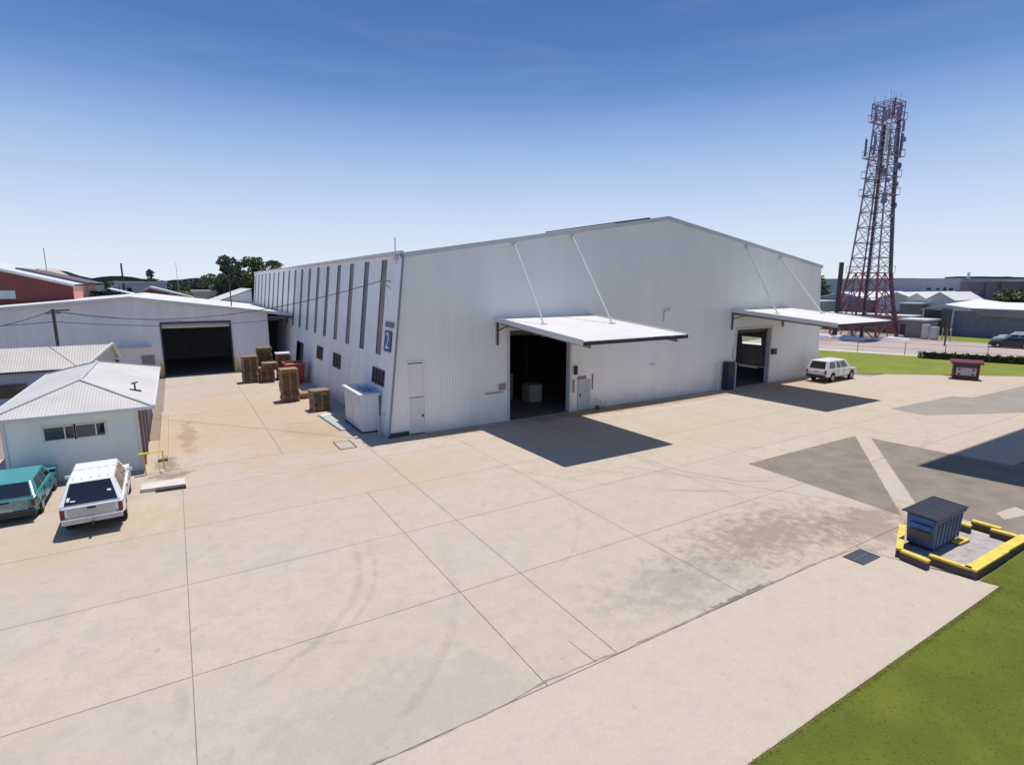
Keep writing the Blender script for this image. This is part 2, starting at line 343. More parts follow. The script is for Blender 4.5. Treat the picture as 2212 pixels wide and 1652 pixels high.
# asphalt aprons
def ragged(pts, amp=.014, step=.3):
    r_ = random.Random(9); out = []
    for (x0,y0),(x1,y1) in zip(pts, pts[1:]+pts[:1]):
        k = max(1, int(math.hypot(x1-x0,y1-y0)/step)); out.append((x0,y0))
        for i in range(1,k): t = i/k; out.append((x0+(x1-x0)*t+r_.uniform(-amp,amp), y0+(y1-y0)*t+r_.uniform(-amp,amp)))
    return out
sheet('asphalt_apron', ragged([(23.2,16.0),(32.9,16.0),(22.75,9.1)]), .004, MASPH)
sheet('asphalt_apron', ragged([(33.15,15.25),(33.5,11.8),(33.9,9.2),(60,9.2),(60,5.0),(24.35,5.7),(24.4,8.05),(23.4,8.6)]), .004, MASPH)
sheet('asphalt_apron', ragged([(42.4,18.45),(51.3,18.2),(52.0,17.15),(61.8,16.95),(74,16.7),(74,9.4),(62,9.4),(56,10.6),(48.9,13.1),(42.1,16.25)]), .004, MASPH2)
o = sheet('concrete_patch', [(25.6,6.95),(27.2,6.6),(27.5,7.2),(26.1,7.35)], .008, MC)
# lawns
lawn = sheet('lawn', [(-30,5.12),(8.2,5.12),(19.7,5.17),(19.55,5.62),(24.2,5.68),(60,5.4),(60,-60),(-30,-60)], .012, MGR)
sheet('grass_verge', [(52.9,30.6),(54.2,30.0),(61,24.4),(68.6,18.6),(82,6.5),(86,8.5),(79.7,22.1),(76.7,30.5),(72.7,41),(71,52),(52.9,62)], .014, MGR2)
sheet('footpath', [(71,52),(72.7,41),(76.7,30.5),(79.7,22.1),(86,8.5),(88,9.4),(81.7,22.9),(78.9,31.0),(75,42),(73.5,53)], .016, MROAD2)
sheet('road', [(73.5,53),(75,42),(78.9,31.0),(81.7,22.9),(88,9.4),(108,12),(101.5,35.2),(97.5,39.8),(91.5,44.2),(84,46.5),(81,55)], .012, MROAD)
sheet('tower_yard', [(84,46.5),(91.5,44.2),(97.5,39.8),(101.5,35.2),(104,38.8),(106,60),(84,66)], .010, M('gravel_brown', (.33,.25,.22), 1, var=.2, scale=1))
sheet('grass_bank', [(101.5,35.2),(108,12),(128,14),(113,45),(104.2,40)], .014, MGR2)
# short tufts that give the near lawn its uneven surface
def tufts():
    b = MB(); rnd = random.Random(3)
    def inside(x, y):
        return (y < 5.16 and x < 19.7) or (x >= 19.7 and y < 5.6)
    for i in range(16000):
        x = rnd.uniform(8, 27); y = rnd.uniform(-1.2, 5.65)
        if i < 2500: x = rnd.uniform(8.2, 19.7); y = 5.15 - abs(rnd.gauss(0,.04))
        if not inside(x, y): continue
        h = rnd.uniform(.008, .022); a = rnd.uniform(0, 6.28); w = .014; dx, dy = math.cos(a)*w, math.sin(a)*w
        b.add([(x-dx,y-dy,.012),(x+dx,y+dy,.012),(x+rnd.uniform(-.07,.07),y+rnd.uniform(-.07,.07),.012+h)], [(0,1,2)])
    o = b.build('grass', M('grass_blades', (.155,.165,.026), .9, var=.2, scale=1.3, c2=(.115,.130,.02), spec=.15)); tag(o, 'short mown green grass beside the pale slab', 'grass', kind='stuff')
tufts()
# terrain: low bush-covered ridges at the horizon
def ridge(pts, depth, name='hills'):
    b = MB(); n = len(pts)
    V = [(x,y,-1) for x,y,z in pts] + [(x,y,z) for x,y,z in pts] + [(x*1.12,y*1.12,z*.8) for x,y,z in pts]
    F = []
    for i in range(n-1): F += [(i,i+1,n+i+1,n+i),(n+i,n+i+1,2*n+i+1,2*n+i)]
    b.add(V,F); o = b.build(name, MHILL); tag(o, kind='structure')
rr = random.Random(11)
def ridgeline(x0, x1, y, prof):
    P = []; n = 90
    for i in range(n+1):
        t = i/n; x = x0+(x1-x0)*t; z = 0
        for (c, w, h) in prof: z = max(z, h*math.exp(-((x-c)/w)**2))
        P.append((x, y+20*math.sin(i*.7), z + rr.uniform(0,1.6)))
    return P
ridge(ridgeline(-520, 500, 900, [(-130,45,27),(-60,60,19),(40,90,16),(150,110,17),(-300,160,24)]), 1)
ridge([(1300+30*math.sin(i*.5), 500-16*i, 17+6*math.sin(i*.21+1)+rr.uniform(0,1.5)) for i in range(60)], 1)

# ---------------------------------------------------------------- ribbed sheet walls
def ribbed(b, O, U, W, Nn, u0, u1, lo, hi, openings=(), breaks=(), pitch=.2, depth=.028):
    """sheet in the plane O + U*u + W*v with raised ribs along v; openings = (ua,ub,va,vb)"""
    O, U, W, Nn = map(Vector, (O, U, W, Nn))
    cuts = sorted(set([u0, u1] + [c for o_ in openings for c in o_[:2] if u0 < c < u1] + [c for c in breaks if u0 < c < u1]))
    for a, c in zip(cuts, cuts[1:]):
        n = max(1, round((c-a)/pitch)); p = (c-a)/n
        ops = sorted((o_[2], o_[3]) for o_ in openings if o_[0] <= a+1e-6 and o_[1] >= c-1e-6)
        for i in range(n):
            s = a + i*p
            prof = [(s,0),(s+p*.66,0),(s+p*.74,depth),(s+p*.92,depth),(s+p,0)]
            for (ua,da),(ub,db) in zip(prof, prof[1:]):
                la, ha, lb, hb = lo(ua), hi(ua), lo(ub), hi(ub)
                segs = []; ca, cb = la, lb
                for (va, vb) in ops:
                    if va > max(ca, cb): segs.append((ca, cb, min(va,ha), min(va,hb)))
                    ca, cb = vb, vb
                if ha > ca or hb > cb: segs.append((ca, cb, max(ha,ca), max(hb,cb)))
                for (p0,p1,q0,q1) in segs:
                    b.quad(O+U*ua+W*p0+Nn*da, O+U*ub+W*p1+Nn*db, O+U*ub+W*q1+Nn*db, O+U*ua+W*q0+Nn*da)

# ================================================================ MAIN WAREHOUSE
GY = 29.5; EZ = 10.25; AZ = 13.33; AX = 31.2; XL, XRt = 11.0, 51.3; BL, BR = 9.8, 52.5; YB = 93.5
wh = empty('warehouse_building', (9.8, GY, 0), 'large white steel warehouse with two awning covered door openings and leaning side wall', 'building')
def roofz(x): return EZ + (AZ-EZ)*(1-abs(x-AX)/(AX-XL if x < AX else XRt-AX))
def gtop(u):
    x = u
    if x < XL: return (x-BL)/(XL-BL)*EZ
    if x > XRt: return (BR-x)/(BR-XRt)*EZ
    return roofz(x)
D1 = (17.72, 22.5, 0, 5.75); D2 = (39.85, 44.5, 0, 4.85); PD = (10.95, 12.0, 0, 4.2)
b = WB(); ribbed(b, (0,GY,0), (1,0,0), (0,0,1), (0,-1,0), BL, BR, lambda u: 0, gtop, [D1, D2, PD], (XL, AX, XRt), .2, .008)
b.build('front_wall', MWALL, wh)
# side wall, leaning inwards to the eave
SW = Vector((XL-BL, 0, EZ)) / EZ
side_n = Vector((-EZ, 0, XL-BL)).normalized()
wins = [(31.15,33.35,2.7,3.55),(41.0,43.2,2.45,3.4),(46.75,48.85,2.45,3.4)]
strips = [(32.62+3.5*k-.5, 32.62+3.5*k+.5, 4.42, 10.02) for k in range(18)]
ops = wins + strips + [(54.6,58.0,0,3.1)]
b = WB(); ribbed(b, (BL,0,0), (0,1,0), SW, side_n, GY, YB, lambda u: 0, lambda u: EZ, ops, (), .2, .010)
b.build('side_wall', MWALLS, wh)
def onside(y, v, off=0): return Vector((BL, y, 0)) + SW*v + side_n*off
for k, (a, c, v0, v1) in enumerate(strips):
    b = WB(); n = 3; w = (c-a)/n
    for i in range(n):
        s = a+i*w; pr = [(s,-.05),(s+w*.6,-.05),(s+w*.75,-.03),(s+w,-.05)]
        for (p,dp),(q,dq) in zip(pr, pr[1:]): b.quad(onside(p,v0,dp), onside(q,v0,dq), onside(q,v1,dq), onside(p,v1,dp))
    b.build('skylight_strip', MSTRIP if k % 3 != 1 else MSTRIP2, wh)
for (a, c, v0, v1) in wins:
    f = WB()
    for (y0,y1,z0,z1) in ((a-.06,a,v0-.06,v1+.06),(c,c+.06,v0-.06,v1+.06),(a,c,v0-.06,v0),(a,c,v1,v1+.06)) + tuple((a+(c-a)*t-.03,a+(c-a)*t+.03,v0,v1) for t in (.25,.5,.75)):
        P = [onside(y0,z0,-.06),onside(y1,z0,-.06),onside(y1,z1,-.06),onside(y0,z1,-.06),onside(y0,z0,.05),onside(y1,z0,.05),onside(y1,z1,.05),onside(y0,z1,.05)]
        f.add(P, [(0,3,2,1),(4,5,6,7),(0,1,5,4),(1,2,6,5),(2,3,7,6),(3,0,4,7)])
    fo = f.build('window', M('window_frame', (.16,.14,.13), .6), wh)
    for i in range(4):
        y0 = a+(c-a)*i/4; y1 = a+(c-a)*(i+1)/4
        p_ = MB().quad(onside(y0,v0,-.04), onside(y1,v0,-.04), onside(y1,v1,-.04), onside(y0,v1,-.04)).build('pane', MGLASS)
        p_.parent = fo; p_.matrix_parent_inverse = fo.matrix_parent_inverse if False else Matrix.Translation(-parent_world(fo))
# dark recessed side doorway
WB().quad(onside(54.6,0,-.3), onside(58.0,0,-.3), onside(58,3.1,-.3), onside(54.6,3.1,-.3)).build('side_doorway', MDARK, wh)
b = WB(); b.box(XL-.2, GY+.04, EZ-.02, XL+.03, YB, EZ+.16); b.build('gutter', MGUT, wh)
# right and back walls, roof
b = WB(); ribbed(b, (BR,0,0), (0,1,0), Vector((XRt-BR,0,EZ))/EZ, (1,0,0), GY, YB, lambda u:0, lambda u:EZ, [(35.6,37.9,2.3,3.1)], (), 1.0, .03); b.build('side_wall', MWALLS, wh)
b = WB(); b.add([(BL,YB,0),(BR,YB,0),(XRt,YB,EZ),(AX,YB,AZ),(XL,YB,EZ)], [(0,1,2,3,4)]); b.build('back_wall', MWALLS, wh)
for x0, z0 in ((XL-.12, EZ-.02), (XRt+.12, EZ-.02)):
    b = WB(); d = Vector((AX-x0, 0, AZ+.06-z0)); L_ = d.length; d.normalize(); up = Vector((-d.z,0,d.x)); up = up if up.z > 0 else -up
    ribbed(b, (x0,GY-.08,z0+.06), (0,1,0), d, up, 0, YB-GY+.1, lambda u:0, lambda u:L_, (), (), .8, .012)
    b.build('roof', MROOFW, wh)
    # barge capping along the gable
    c_ = WB(); a_ = Vector((x0,GY-.06,z0-.03)); e_ = Vector((AX,GY-.06,AZ+.01)); c_.add([a_+Vector((0,-.05,-.16)), e_+Vector((0,-.05,-.16)), e_+Vector((0,-.05,.10)), a_+Vector((0,-.05,.10)), a_+Vector((0,.16,.10)), e_+Vector((0,.16,.10)), a_+Vector((0,.05,-.16)), e_+Vector((0,.05,-.16))], [(0,1,2,3),(3,2,5,4),(0,6,7,1),(0,3,4,6),(1,7,5,2)])
    c_.build('barge_capping', MTRIM, wh)
b = WB(); b.box(26.6, GY+.3, 0, 29.7, GY+9, .10); 
for i in range(len(b.v)):
    x,y,z = b.v[i]; b.v[i] = (x, y, roofz(x)+.10+z*1.1)
b.build('ridge_vent', MDARK, wh)
b = WB(); p0 = Vector((BL-.06, GY-.1, .0)); p1 = Vector((XL-.08, GY-.1, EZ-.2)); b.bar(p0+Vector((0,0,.15)), p1, .12, n=8); b.bar(p1, p1+Vector((-.05,.05,.2)), .2); b.build('downpipe', M('downpipe_grey', (.25,.27,.33), .5), wh)
b = WB(); b.prism([(BL-.1,GY-.1),(PD[0],GY-.08),(PD[0],GY-.034),(BL-.1,GY-.04)], 0, .25); b.build('base_flashing', MDARK, wh)
# personnel door near the corner: louvred upper, plain lower
b = WB()
for i in range(16): b.add([(PD[0]+.05,GY+.035,2.2+i*.12),(PD[1]-.05,GY+.035,2.2+i*.12),(PD[1]-.05,GY+.015,2.325+i*.12),(PD[0]+.05,GY+.015,2.325+i*.12)], [(0,1,2,3)])
b.build('louvre', MWALL, wh)
b = WB(); b.box(PD[0]+.05,GY+.02,.05,PD[1]-.05,GY+.07,2.16); d_ = b.build('door', M('door_grey', (.78,.78,.78), .5, var=.08, streak=True), wh)
b = WB(); b.box(PD[1]-.2,GY-.05,1.0,PD[1]-.12,GY+.02,1.15); b.build('door_handle', MDARK, d_)
b = WB(); b.box(PD[0]-.03,GY-.06,0,PD[0]+.05,GY+.1,4.2); b.box(PD[1]-.05,GY-.06,0,PD[1]+.03,GY+.1,4.2); b.box(PD[0]-.03,GY-.08,4.2,PD[1]+.05,GY+.1,4.28); b.build('door_frame', MWALL, wh)
# roller door openings: jambs, heads, drums
for (x0,x1,z0,z1) in (D1, D2):
    b = WB(); b.box(x0-.14,GY-.07,0,x0+.02,GY+.35,z1+.02); b.box(x1-.02,GY-.07,0,x1+.14,GY+.35,z1+.02); b.box(x0-.14,GY-.07,z1+.02,x1+.14,GY+.35,z1+.2)
    b.build('door_frame', MTRIM, wh)
    b = WB(); b.cyl((x0,GY+.55,z1-.1),(x1,GY+.55,z1-.1),.3,18); b.build('roller_drum', MDARK, wh)
# interior
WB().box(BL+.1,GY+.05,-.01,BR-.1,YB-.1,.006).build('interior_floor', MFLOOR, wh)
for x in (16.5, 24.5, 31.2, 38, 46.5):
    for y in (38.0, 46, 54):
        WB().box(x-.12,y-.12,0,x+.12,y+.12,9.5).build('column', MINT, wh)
for (x,y,w,d,h,c) in ((19.2,34.5,1.1,1.1,1.5,(.30,.24,.18)),(20.8,35.5,1.2,1.0,1.9,(.34,.20,.17)),(22.3,33.8,1.1,1.1,1.2,(.42,.40,.36)),(21.2,38.5,1.2,1.2,3.2,(.18,.18,.2)),(42.0,36,1.2,1.2,2.3,(.3,.12,.12))):
    o = MB()
    nlev = max(1, int(h/.55))
    for k in range(nlev):
        for i in (0,1):
            o.box(-w/2+i*w/2+.01,-d/2,.12+k*h/nlev, i*w/2-.01,d/2,.12+(k+.94)*h/nlev)
    for s in (-1,0,1): o.box(-w/2,s*d*.42-.05,0,w/2,s*d*.42+.05,.11)
    oo = o.build('carton_stack', M('carton', c, .9, var=.15, scale=3), bevel=.01, loc=(x,y,.01))
    tag(oo, {19.2:'tan carton stack just inside the first warehouse door, leftmost', 20.8:'reddish carton stack inside the first warehouse door, middle', 22.3:'pale low carton stack inside the first warehouse door on the right', 21.2:'tall dark carton stack deepest inside the first warehouse door', 42.0:'dark red carton stack inside the far warehouse door'}[x], 'cartons')

# awnings
def awning(x0, x1, name_label, struts):
    a = empty('awning', (x0, GY, 5.9), name_label, 'awning', 'white awnings over the warehouse doors')
    z0, z1, y1 = 6.55, 5.86, 20.85
    d = Vector((0, y1-(GY-.04), z1-z0)); L_ = d.length; d.normalize(); up = Vector((0, d.z, -d.y)); up = up if up.z > 0 else -up
    b = WB(); ribbed(b, (x0,GY-.04,z0+.03), (1,0,0), d, up, 0, x1-x0, lambda u:0, lambda u:L_, (), (), .22, .007); b.build('roof_sheet', MROOFW, a)
    for x in (x0-.04, x1+.01):
        b = WB(); b.add([(x,GY-.03,z0-.19),(x,y1-.02,z1-.19),(x,y1-.02,z1+.10),(x,GY-.03,z0+.10),(x+.04,GY-.03,z0-.19),(x+.04,y1-.02,z1-.19),(x+.04,y1-.02,z1+.10),(x+.04,GY-.03,z0+.10)], [(0,1,2,3),(7,6,5,4),(0,4,5,1),(3,2,6,7),(1,5,6,2),(0,3,7,4)]); b.build('edge_fascia', MTRIM, a)
    WB().box(x0,y1-.06,z1-.17,x1,y1-.022,z1+.005).build('front_fascia', MDARK, a)  # shade on the front edge is put into this dark colour
    b = WB()
    for k in range(6):
        t = (k+.5)/6; y = GY-.1+(y1-GY+.2)*t; z = z0+(z1-z0)*t; b.box(x0+.01,y-.04,z-.13,x1-.01,y+.04,z-.015)
    b.build('purlins', MDARK, a)
    for x in (x0+.45, x1-.75):
        b = WB(); b.add([(x,GY-.035,z0-.42),(x,y1+.1,z1-.34),(x,y1+.1,z1-.14),(x,GY-.035,z0-.14),(x+.12,GY-.035,z0-.42),(x+.12,y1+.1,z1-.34),(x+.12,y1+.1,z1-.14),(x+.12,GY-.035,z0-.14)], [(0,1,2,3),(7,6,5,4),(0,4,5,1),(3,2,6,7),(1,5,6,2),(0,3,7,4)])
        b.build('rafter', M('rafter_grey', (.22,.21,.19), .6), a)
    for x in (x0+.1, x1-.2):
        b = WB(); b.box(x,GY-.13,z0-1.65,x+.1,GY-.036,z0-.2); b.bar((x+.05,GY-.15,z0-.75),(x+.05,GY-1.4,z0-.36),.07); b.build('bracket', MDARK, a)
    for (xs, ze, yt) in struts:
        zt = z0+(z1-z0)*(GY-yt)/(GY-y1)+.05
        b = WB(); b.bar((xs, GY-.06, ze), (xs+.08, yt, zt), .11, n=8); b.box(xs-.1,yt-.14,zt-.06,xs+.25,yt+.14,zt+.05); b.box(xs-.13,GY-.08,ze-.15,xs+.13,GY-.032,ze+.15); b.build('tie_rod', MROOFW, a)
    return a
awning(16.7, 23.95, 'white flat awning with two tie rods over the nearer warehouse door', ((18.05, 11.05, 26.3), (22.45, 11.7, 25.4)))
awning(38.95, 46.2, 'white flat awning with two tie rods over the farther warehouse door', ((40.25, 11.6, 26.3), (44.9, 10.85, 25.4)))

# blue number sign on the side wall
def side_panel(a, c, v0, v1, off, t=.03):
    P = [onside(a,v0,off),onside(c,v0,off),onside(c,v1,off),onside(a,v1,off),onside(a,v0,off+t),onside(c,v0,off+t),onside(c,v1,off+t),onside(a,v1,off+t)]
    return WB().add(P, [(0,3,2,1),(4,5,6,7),(0,1,5,4),(1,2,6,5),(2,3,7,6),(3,0,4,7)])
sg = empty('number_sign', tuple(onside(30.75,5.0)), 'blue square sign with white 2 on the warehouse side wall near the corner', 'sign')
side_panel(30.3, 31.45, 4.75, 5.95, .05).build('sign_panel', MSIGNB, sg)
tcu = bpy.data.curves.new('numeral', 'FONT'); tcu.body = '2'; tcu.size = 1.35; tcu.extrude = .006; tcu.align_x = 'CENTER'; tcu.align_y = 'CENTER'
to = bpy.data.objects.new('numeral', tcu); col.objects.link(to); bpy.context.view_layer.update()
tm = bpy.data.meshes.new_from_object(to.evaluated_get(bpy.context.evaluated_depsgraph_get())); bpy.data.objects.remove(to)
no = bpy.data.objects.new('numeral', tm); col.objects.link(no); tm.materials.clear(); tm.materials.append(MSIGNW)
ux = Vector((0,-1,0)); uy = SW.normalized(); uz = ux.cross(uy)
mw = Matrix((ux, uy, uz)).transposed().to_4x4(); mw.translation = onside(30.87,5.33,.095)
for v in tm.vertices: v.co = mw @ v.co
no.parent = sg; no.matrix_parent_inverse = Matrix.Translation(-sg.location)
s2 = side_panel(30.1, 31.5, 6.15, 6.45, .05).build('name_plate', M('plate_grey_blue', (.13,.17,.22), .5)); tag(s2, 'small grey blue strip sign just above the blue number sign', 'sign')
# antenna mast at the eave corner, cable bracket
b = MB(); b.bar((0,0,-.6),(0,0,.85),.07,n=8); b.box(-.12,-.12,-.35,.12,.12,-.1); o = b.build('antenna_mast', MTRIM, loc=(10.85,30.4,10.3)); tag(o, 'short pale mast at the eave corner of the warehouse', 'mast')
cb = MB(); cb.bar((0,0,0),(-.55,0,.1),.06); cb.bar((0,0,-.45),(-.5,0,.05),.04); cb.box(-.6,-.12,-.1,-.45,.12,.15); o = cb.build('cable_bracket', M('bracket_grey',(.3,.3,.34),.5), loc=(10.82,31.3,8.75)); tag(o, 'grey cable bracket on the warehouse side wall near the eave', 'bracket')
# lights and boxes on the gable
def gbox(name, x, z, w, h, d, m, label, cat):
    o = MB().box(-w/2,-d,-h/2,w/2,0,h/2).build(name, m, bevel=.01, loc=(x,GY-.032,z)); tag(o, label, cat); return o
lt = empty('security_light', (31.18,GY-.03,6.6), 'white security light on a short arm between the two awnings', 'light')
MB().bar((0,0,0),(0,-.35,.12),.05).build('arm', MDARK, lt); MB().box(-.18,-.5,.02,.18,-.3,.3).build('lamp_head', MROOFW, lt, bevel=.03); MB().box(-.06,-.05,-.75,.06,0,-.05).build('conduit', MTRIM, lt)
gbox('door_control_box', 22.95, 2.85, .22, .6, .16, MBLK, 'black control box beside the nearer warehouse door', 'box')
gbox('door_control_box', 44.98, 2.75, .6, .5, .2, MDARK, 'dark control box right of the farther warehouse door', 'box')
gbox('wall_notice', 23.55, 2.28, .75, .2, .03, M('notice_red',(.34,.18,.18),.6), 'faded red notice above the small grey side door', 'notice')
gbox('wall_notice', 17.2, 2.25, .5, .42, .03, M('notice_brown',(.42,.30,.26),.6), 'brown notice left of the nearer warehouse door', 'notice')
gbox('wall_notice', 22.85, 1.75, .16, .9, .03, M('notice_rose',(.44,.27,.26),.6), 'narrow rose coloured notice right of the nearer warehouse door', 'notice')
gbox('wall_notice', 24.5, 1.9, .1, 1.1, .03, M('notice_rust',(.33,.2,.18),.6), 'narrow rusty strip right of the small grey side door', 'notice')
gbox('wall_vent', 30.2, 2.7, .45, .12, .05, MTRIM, 'small pale vent plate low on the gable wall between the awnings', 'vent')
gbox('wall_bracket', 16.6, 1.92, 1.3, .06, .1, M('rail_grey',(.33,.34,.38),.5), 'thin grey rail on the wall left of the nearer warehouse door', 'rail')
sd_ = empty('side_door', (23.75,GY-.03,0), 'small pale grey door beside the nearer warehouse opening', 'door')
MB().box(-.45,-.05,.05,.45,-.004,2.05).build('door_leaf', M('leaf_grey',(.55,.58,.60),.5), sd_, bevel=.01); b=MB(); b.box(-.52,-.07,0,-.45,0,2.12); b.box(.45,-.07,0,.52,0,2.12); b.box(-.45,-.07,2.05,.45,0,2.12); b.build('door_frame', MTRIM, sd_); MB().box(-.4,-.1,.95,-.32,-.05,1.2).build('door_handle', MDARK, sd_)
# pipe fittings (backflow valve)
pf = empty('water_meter_pipes', (24.9,GY-.5,0), 'white and red water pipe valves at the foot of the gable wall', 'pipes')
b = MB(); b.bar((-.3,0,0),(-.3,0,.75),.1,n=8); b.bar((-.3,0,.6),(.0,0,.6),.09,n=8); b.bar((0,0,.6),(.05,0,.3),.09,n=8); b.bar((.05,0,.3),(.5,0,.3),.09,n=8); b.bar((.5,0,.45),(.5,0,0),.1,n=8); b.build('pipe', MROOFW, pf)
b = MB(); b.cyl((-.3,0,.75),(-.3,0,.8),.14,12); b.cyl((.5,0,.45),(.5,0,.5),.14,12); b.build('valve_wheel', MROOFW, pf); MB().box(-.4,-.12,0,-.2,.12,.3).build('valve_body', M('valve_rust',(.2,.08,.05),.7), pf)
# things beside the far door
bc = empty('blue_cabinet', (38.7,GY-.35,0), 'tall dark blue cabinet standing left of the farther warehouse door', 'cabinet')
MB().box(-.45,-.25,.05,.45,.25,2.3).build('cabinet_body', M('cabinet_navy',(.02,.022,.05),.5), bc, bevel=.02); MB().box(-.4,-.28,.1,.4,-.252,1.05).build('lower_panel', M('cabinet_blue',(.015,.03,.12),.4), bc); MB().box(-.4,-.275,1.15,.4,-.252,2.2).build('upper_panel', MDARK, bc)
for i,(x,h,l) in enumerate(((37.35,2.4,'thin pale post left of the blue cabinet'),(39.45,2.2,'pale post between blue cabinet and farther warehouse door'))):
    o = MB().bar((0,0,0),(0,0,h),.12,n=8).build('post', MTRIM, loc=(x,GY-.45,0)); tag(o,l,'post')
b = MB(); b.box(-.12,-.05,-.5,.12,0,.5); o = b.build('wall_notice', MSIGNW, loc=(39.62,GY-.04,2.95)); tag(o,'small white notice high on the left jamb of the farther door','notice')
b = MB(); b.box(-.2,-.08,-.35,.12,0,.35); o = b.build('wall_notice', MSIGNW, loc=(39.6,GY-.04,1.75)); tag(o,'square white notice low on the left jamb of the farther door','notice')

# white storage enclosure against the side wall
wb = empty('storage_enclosure', (8.8,31.3,0), 'white waist high steel storage enclosure against the warehouse side wall', 'enclosure')
b = MB(); b.box(-.05,-.05,.08,1.0,3.6,2.2); b.build('enclosure_body', M('enclosure_white',(.74,.75,.77),.45,var=.08,streak=True), wb, bevel=.015)
MB().box(-.16,-.16,2.205,1.1,3.72,2.32).build('lid', MROOFW, wb, bevel=.01)
MB().box(-.08,1.9,.15,-.053,3.45,2.1).build('door', MTRIM, wb); MB().box(-.08,.1,.15,-.053,1.8,2.1).build('door', MTRIM, wb)
MB().box(-.1,-.1,0,1.02,3.65,.08).build('plinth', MDARK, wb)
b = MB()
for i in range(5): b.bar((.35+.12*i,.2,2.36),(.3+.15*i,1.7+.3*(i%3),2.36+.1*(i%2)),.05,n=6)
o = b.build('pipe_bundle', M('pipe_grey',(.2,.25,.27),.6), loc=(8.8,31.6,0)); tag(o,'loose grey pipes lying on top of the white enclosure','pipes')
b = MB(); b.box(-.5,-.3,0,.5,.3,.06); o = b.build('board', MROOFW, loc=(8.0,37.0,.01)); o.rotation_euler=(0,0,.4); tag(o,'white flat board on the ground behind the white enclosure','board')
b = MB(); b.box(-.5,-2.4,0,.1,2.4,.05); b.box(-.55,-2.4,0,-.5,2.4,.1); o = b.build('drain_channel', M('drain_grey',(.42,.45,.42),.9), loc=(8.2,34.9,.005)); o.rotation_euler=(0,0,.06); tag(o,'shallow grey drain channel beside the white enclosure','drain')
b = MB(); b.box(-.4,-.75,0,.4,.75,.012); o = b.build('pit_cover', M('cover_grey',(.42,.38,.32),.8), loc=(7.25,29.45,.003)); tag(o,'rectangular concrete pit cover in the alley mouth','cover')
fr = MB(); fr.box(-.46,-.81,0,-.405,.81,.014); fr.box(.405,-.81,0,.46,.81,.014); fr.box(-.4,-.81,0,.4,-.755,.014); fr.box(-.4,.755,0,.4,.81,.014); fr.build('rim', MDARK, o)
b = MB(); b.bar((0,0,0),(0,0,.9),.1,n=8); b.bar((0,0,.9),(.35,-.05,1.3),.08,n=8); o = b.build('standpipe', MTRIM, loc=(9.55,30.6,0)); tag(o,'pale pipe at the foot of the warehouse corner','pipe')

# pallets -------------------------------------------------
def pallet_mesh(m, seed):
    b = MB(); r = random.Random(seed)
    for k in range(7): y = -.58+k*.172; b.box(-.56+r.uniform(-.02,.02),y,.12,.66+r.uniform(-.02,.02),y+.12,.14)
    for x in (-.54,.02,.56): b.box(x,-.55,.03,x+.08,.55,.118)
    for y in (-.58,-.05,.48): b.box(-.56,y,.005,.66,y+.1,.03)
    return b.mesh('pallet', m)
ORD = 'topmost second third fourth fifth sixth seventh eighth ninth tenth eleventh twelfth thirteenth fourteenth fifteenth sixteenth seventeenth eighteenth nineteenth twentieth'.split()
PM = [pallet_mesh(MWOOD,1), pallet_mesh(MWOOD2,2), pallet_mesh(MWOOD3,3)]
def pstack(x, y, z0, n, mi, label, rz=0, jit=.03, tilt=0):
    r = random.Random(int(x*10+y*7+n))
    for k in range(n):
        o = bpy.data.objects.new('pallet', PM[mi if r.random() > .25 else (mi+1)%3]); col.objects.link(o)
        o.location = (x+r.uniform(-jit,jit), y+r.uniform(-jit,jit), z0+k*.145+.002); o.rotation_euler = (0,tilt,rz+r.uniform(-.03,.03))
        od = ORD[n-1-k]; tag(o, label.replace('wooden pallet in', od+' wooden pallet from the top in' if od != 'topmost' else 'topmost wooden pallet in'), 'pallet', label.replace('wooden pallet in', 'pallets in'))
pstack(5.15,53.4,0,7,1,'wooden pallet in the leftmost stack, below its upper darker half')
pstack(5.2,53.55,1.03,9,1,'wooden pallet in the upper half of the leftmost stack')
pstack(6.5,53.3,0,9,0,'wooden pallet in the low stack between leftmost and tallest stack')
pstack(6.75,52.9,1.32,3,0,'wooden pallet in the top of the low middle stack')
pstack(6.65,55.1,0,20,2,'wooden pallet in the tallest stack at the back', jit=.06)
pstack(6.75,43.2,0,17,0,'wooden pallet in the tall stack standing alone in the alley', jit=.04)
pstack(8.0,43.9,0,3,0,'wooden pallet in the knee high stack behind the alley stack')
pstack(8.0,38.9,0,10,2,'wooden pallet in the stack nearest the white enclosure', rz=.06)
o = MB().box(-.62,-.62,0,.62,.62,.14).build('sheet_bundle', M('bundle_white',(.66,.63,.66),.7), bevel=.03, loc=(8.1,53.9,2.3)); tag(o,'white wrapped bundle lying on the pallets behind the red bin','bundle')
pstack(8.1,54.0,0,15,0,'wooden pallet in the stack under the white wrapped bundle')
rb = empty('red_skip', (8.6,51.3,0), 'red steel skip bin beside the pallet stacks', 'skip')
b = MB(); b.add([(-.6,-.8,.1),(.6,-.8,.1),(.6,.8,.1),(-.6,.8,.1),(-.8,-1.1,1.75),(.75,-1.1,1.75),(.75,1.1,1.75),(-.8,1.1,1.75)],[(0,3,2,1),(0,1,5,4),(1,2,6,5),(2,3,7,6),(3,0,4,7)]); b.build('skip_body', MRED, rb)
b = MB(); b.box(-.86,-1.16,1.72,-.78,1.16,1.82); b.box(.73,-1.16,1.72,.81,1.16,1.82); b.box(-.78,-1.16,1.72,.73,-1.08,1.82); b.box(-.78,1.08,1.72,.73,1.16,1.82); b.build('rim', M('skip_rim',(.5,.16,.1),.5), rb)
MB().box(-.7,-.95,1.2,.65,.95,1.62).build('waste_fill', MWOOD, rb)

